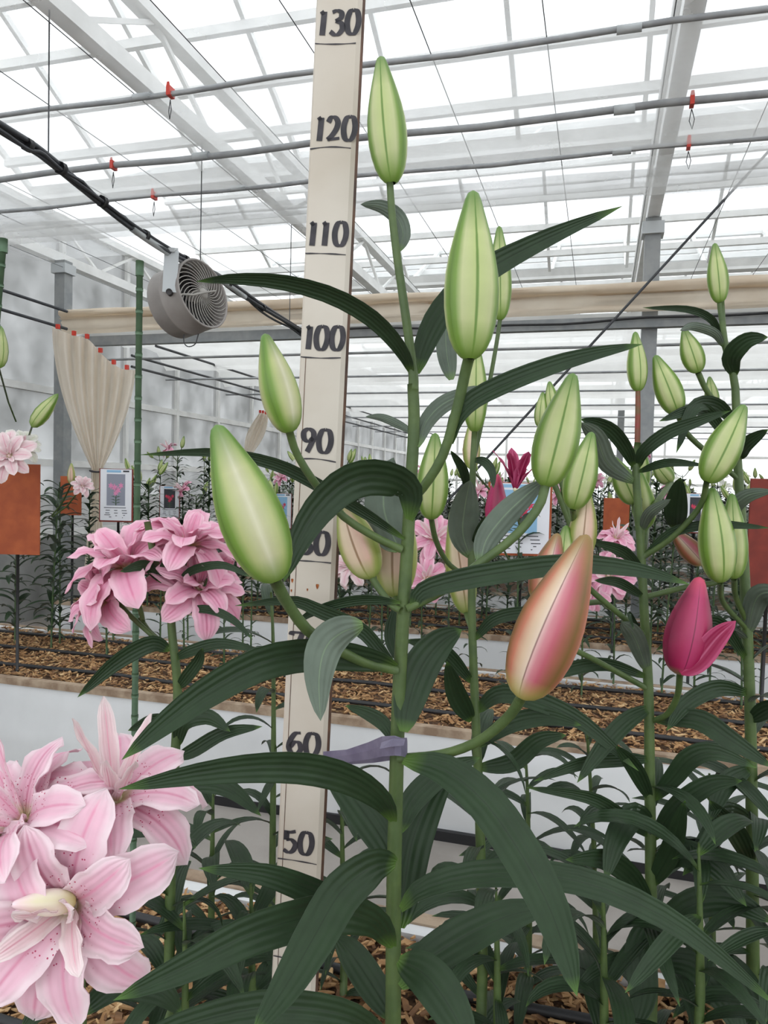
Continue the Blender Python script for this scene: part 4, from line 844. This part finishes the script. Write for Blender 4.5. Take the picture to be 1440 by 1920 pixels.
# ================================================================== SIGNS
def sign(label, x0, y0, x1, y1, d, style, name='photo_sign', board='board_red'):
    """style: 'back' plain board; else printed paper on the front"""
    c = P((x0+x1)/2, (y0+y1)/2, d); t = thing(name, label, 'sign', (c.x, c.y, 0)); w_, h_ = px(x1-x0, d)/2, px(y1-y0, d)/2
    r_ = R0.copy(); u_ = Vector((0, 0, 1)); n_ = r_.cross(u_)
    def q(u, v, n=0): return c+r_*(u*w_)+u_*(v*h_)+n_*n
    def slab(nm, u0, v0, u1, v1, n0, n1, m, par): 
        V = [q(u, v, n) for n in (n0, n1) for u, v in ((u0, v0), (u1, v0), (u1, v1), (u0, v1))]
        return mk(nm, V, [(0, 3, 2, 1), (4, 5, 6, 7), (0, 1, 5, 4), (1, 2, 6, 5), (2, 3, 7, 6), (3, 0, 4, 7)], m, par, smooth=False)
    if n_.dot(CAM-c) < 0: n_ = -n_
    slab('board', -1, -1, 1, 1, -.008, 0, board, t)
    MB().tube([q(.1, -.6, -.014), Vector((q(.1, 0).x, q(.1, 0).y, -.02))-n_*.014], .007, 7).obj('stake', 'black_plastic', t, smooth=True)
    if style != 'back':
        pa = slab('paper', -.93, -.94, .93, .98, 0, .002, 'paper', t)
        slab('header', -.55, .86, .3, .95, .002, .0025, 'print_blue', pa); slab('header_tag', .42, .88, .78, .94, .002, .0025, 'print_dark', pa)
        slab('picture', -.55, -.38, .55, .8, .002, .0025, 'print_grey' if style == 'pink' else ('print_dark' if style == 'dark' else 'print_blue'), pa)
        pm = 'print_pink' if style == 'pink' else 'print_red'
        for k, (u, v, s) in enumerate([(-.3, .36, .17), (.3, .37, .17), (-.08, .3, .2), (.12, .2, .2), (-.02, .08, .15)]):
            V = [q(u+s*1.1*(1 if i % 2 else .45)*cos(i*pi/6), v+s*(1 if i % 2 else .45)*sin(i*pi/6)*.8, .0028) for i in range(12)]; mk('printed_flower', V, [tuple(range(12))], pm, pa, smooth=False)
        slab('printed_stem', -.03, -.37, .04, .05, .0025, .0027, 'print_green', pa)
        for k, v in enumerate((-.08, -.2, -.3)):
            for s in (-1, 1): mk('printed_leaf', [q(0, v, .0028), q(s*.3, v+.05, .0028), q(s*.12, v+.06, .0028)], [(0, 1, 2) if s > 0 else (2, 1, 0)], 'print_green', pa, smooth=False)
        for k, (u, v, l) in enumerate([(-.7, -.46, 1.3), (-.6, -.56, .25), (-.1, -.56, .2), (.35, -.56, .3), (-.62, -.66, .25), (-.1, -.66, .22), (.38, -.66, .3), (-.68, -.73, .36), (-.02, -.76, .1), (.45, -.74, .1), (.38, -.83, .05), (-.4, -.81, .14)]):
            slab('text_line', u, v-.012, u+l, v+.012, .002, .0026, 'print_dark', pa)
    return t
sign('white photo sign showing a pink lily, framed in reddish brown', 186, 879, 249, 979, 4.0, 'pink')
sign('white photo sign with a red flower picture half hidden by leaves', 299, 911, 337, 972, 5.2, 'dark')
sign('pale blue photo sign right behind the ruler', 508, 925, 547, 992, 5.0, 'blue')
sign('white sign with blue print under the magenta flower', 914, 905, 1034, 1042, 2.9, 'blue', board='board_brown')
sign('white sign with a dark picture near the tall right lily', 1284, 925, 1322, 1000, 3.4, 'dark')
sign('large plain orange board beside the white lily at the glass wall', -22, 870, 74, 1040, 3.22, 'back', 'sign_board', 'board_brown')
sign('small plain orange board behind the blush lily', 113, 893, 152, 966, 4.1, 'back', 'sign_board', 'board_brown')
sign('small plain orange board near the steel post', 1132, 934, 1180, 996, 4.0, 'back', 'sign_board', 'board_brown')
sign('dark red plain board behind the tall right lily', 1404, 898, 1480, 1112, 2.75, 'back', 'sign_board', 'board_red')

# ================================================================== PLANTS OF THE SECOND BED
def at2(x, y): 
    q = onz(x, y, .0); return (q.x, q.y, 0)
def top_at(t, pts):
    """extra flowers or buds at given pixels with stalks to the stem top"""
    for kind, x, y, d, size, m, ax in pts:
        q = P(x, y, d); b = wl(t); st = Vector((b.x, b.y, max(.2, q.z-.16)))
        MB().tube([st, st.lerp(q, .5)-Vector((0, 0, .02)), q], .004, 6).obj('pedicel', 'stem', t, smooth=True)
        if kind == 'bud':
            o = link('bud', bud_mesh(m), t); o.matrix_local = Matrix.Translation(q-b)@Vector(ax).to_track_quat('Z', 'Y').to_matrix().to_4x4()@Matrix.Scale(size, 4)
        else: flower(t, q, ax, size, m, kind, x*.37, True, x)
t = lily(at2(28, 1208), .84, 301, 'white flowered lily beside the large orange board', nleaf=64, scale=1.05, lo=False); top_at(t, [('open', 18, 856, 3.0, 1.2, 'petal_blush', (.4, -.7, .2)), ('open', 40, 838, 3.1, .9, 'petal_white', (.6, -.4, .3)), ('bud', 60, 800, 3.0, .17, 'bud_green', aim(.62, .78, 0)), ('bud', -2, 690, 3.0, .17, 'bud_green', aim(.05, 1, 0))])
t = lily(at2(96, 1216), .80, 302, 'leafy lily with a blush bloom below the small orange board', nleaf=58, scale=1.0, lo=False); top_at(t, [('open', 155, 912, 3.5, .62, 'petal_blush', (.5, -.5, .4)), ('bud', 134, 908, 3.5, .1, 'bud_blush', aim(0, 1, 0))])
lily(at2(112, 1206), .84, 303, 'leafy lily without flowers under the white photo sign', nleaf=58, scale=1.0, lo=False)
t = lily(at2(735, 1262), .70, 304, 'pink double lily seen between the two nearest stems', nleaf=30, scale=.9); top_at(t, [('crown', 815, 1010, 2.75, 1.15, 'petal_pink', (.1, -.8, .4)), ('crown', 800, 1085, 2.7, .95, 'petal_pink', (.3, -.7, .2)), ('crown', 660, 1060, 2.8, 1.0, 'petal_blush', (-.2, -.7, .4))])
t = lily(at2(1150, 1290), .72, 305, 'pink double lily below the small orange board near the post', nleaf=30, scale=.9); top_at(t, [('crown', 1140, 1080, 2.7, 1.1, 'petal_pink', (.1, -.8, .3)), ('crown', 1155, 1010, 2.75, .8, 'petal_pink', (.2, -.5, .7)), ('crown', 1110, 1110, 2.7, .8, 'petal_pink', (-.3, -.7, .1))])
t = lily(at2(965, 1330), .80, 306, 'magenta lily opening beside the blue printed sign', nleaf=30, scale=.95); top_at(t, [('trumpet', 966, 918, 2.45, 1.25, 'petal_magenta', aim(.08, 1, .15)), ('bud', 928, 1000, 2.5, .2, 'bud_magenta', aim(.05, 1, 0)), ('bud', 884, 880, 2.6, .17, 'bud_blush', aim(0, 1, 0))])
spots2 = [(200, 1238), (212, 1205), (300, 1222), (345, 1238), (352, 1205), (420, 1260), (455, 1222), (470, 1240), (620, 1255), (690, 1240), (715, 1270), (790, 1262), (840, 1240), (880, 1280), (1010, 1295), (1060, 1270), (1090, 1310), (1240, 1310), (1300, 1330), (1330, 1295), (1390, 1330), (1425, 1305)]
for k, (x, y) in enumerate(spots2):
    r_ = random.Random(400+k); low = x < 500
    lily(at2(x, y), (.38 if low and k not in (0, 4) else .62)*r_.uniform(.85, 1.15), 400+k, 'short leafy lily without flowers in the bed across the aisle' if low else 'leafy green lily without flowers across the aisle behind the measured lily', 'leafy lilies across the aisle, left' if low else 'leafy lilies across the aisle, centre', nleaf=18 if low else 26, scale=.65 if low else .85)

# ================================================================== FAR PLANTS (foliage joined, too small to pick apart)
def far_mesh(h, seed, n=84, sc=1.15):
    r = random.Random(seed); V = []; F = []
    for k in range(n):
        z = h*(.12+.85*k/n); az = k*2.4+r.uniform(-.4, .4); L = sc*r.uniform(.08, .14); el = r.uniform(.1, .8); w_ = L*.14
        c = Vector((cos(az), sin(az), 0)); s = Vector((-sin(az), cos(az), 0)); p0 = Vector((0, 0, z)); p1 = p0+c*L*.5*cos(el)+Vector((0, 0, L*.5*sin(el))); p2 = p1+c*L*.5+Vector((0, 0, L*r.uniform(-.3, .05)))
        n0 = len(V); V += [p0-s*w_*.3, p0+s*w_*.3, p1-s*w_-Vector((0, 0, .2*w_)), p1+Vector((0, 0, -w_*.3)), p1+s*w_-Vector((0, 0, .2*w_)), p2]
        F += [(n0, n0+3, n0+2), (n0, n0+1, n0+3), (n0+1, n0+4, n0+3), (n0+2, n0+3, n0+5), (n0+3, n0+4, n0+5)]
    return mesh('foliage', V, F, 'foliage_far')
FARM = [(h, far_mesh(h, 60+i)) for i, h in enumerate((.78, .88, .95, 1.0, .84, .92))]
STEMS = {h: mesh('stem', *(lambda b: (b.V, b.F))(MB().tube([(0, 0, h), (.005, 0, h*.5), (0, 0, -.02)], [.003, .005, .006], 6)), 'stem_dark') for h, _ in FARM}
def far_plant(x, y, r, label, group, top=None):
    h, me = r.choice(FARM); t = thing('lily_plant', label, 'plant', (x, y, 0), group); a = r.random()*6
    o = link('foliage', me, t); o['kind'] = 'stuff'; o.rotation_euler = (0, 0, a); o2 = link('stem', STEMS[h], t); o2.rotation_euler = (0, 0, a); sc = r.uniform(.9, 1.06); o.scale = o2.scale = (1, 1, sc)
    T = Vector((x, y, h*sc))
    for kind, size, m in (top or []): top_part(t, T, kind, size, m, r)
TOPS = {'white': [('single', .8, 'petal_white'), ('bud', .09, 'bud_green')], 'pink': [('crown', .8, 'petal_pink'), ('bud', .09, 'bud_green')], 'bud': [('bud', .1, 'bud_green'), ('bud', .08, 'bud_green'), ('bud', .09, 'bud_green')], 'none': []}
LAB = {'white': 'white flowered lily', 'pink': 'pink flowered lily', 'bud': 'green budded lily', 'none': 'leafy lily without flowers'}
r3 = random.Random(77); cnt = 0
for row, (ya, yb, xa, xb, n, where) in enumerate([(4.32, 5.02, -3.4, 2.6, 66, 'in the bed before the steel post'), (6.05, 6.75, -4.0, 3.6, 60, 'in the first bed beyond the beam'), (7.75, 8.45, -4.0, 4.6, 54, 'in the second bed beyond the beam'), (9.45, 10.15, -4.0, 5.6, 50, 'in the third bed beyond the beam'), (11.15, 11.85, -3.6, 6.4, 40, 'in the fourth bed beyond the beam')]):
    for k in range(n):
        x = xa+(xb-xa)*(k+r3.uniform(.35, .65))/n; y = ya+(yb-ya)*((k*2) % 5)/4+r3.uniform(-.05, .05); kd = r3.choice(['none', 'none', 'bud', 'bud', 'white', 'white' if row else 'none', 'pink' if row < 2 else 'white'])
        far_plant(x, y, r3, LAB[kd]+' growing '+where, LAB[kd]+' plants '+where, TOPS[kd])
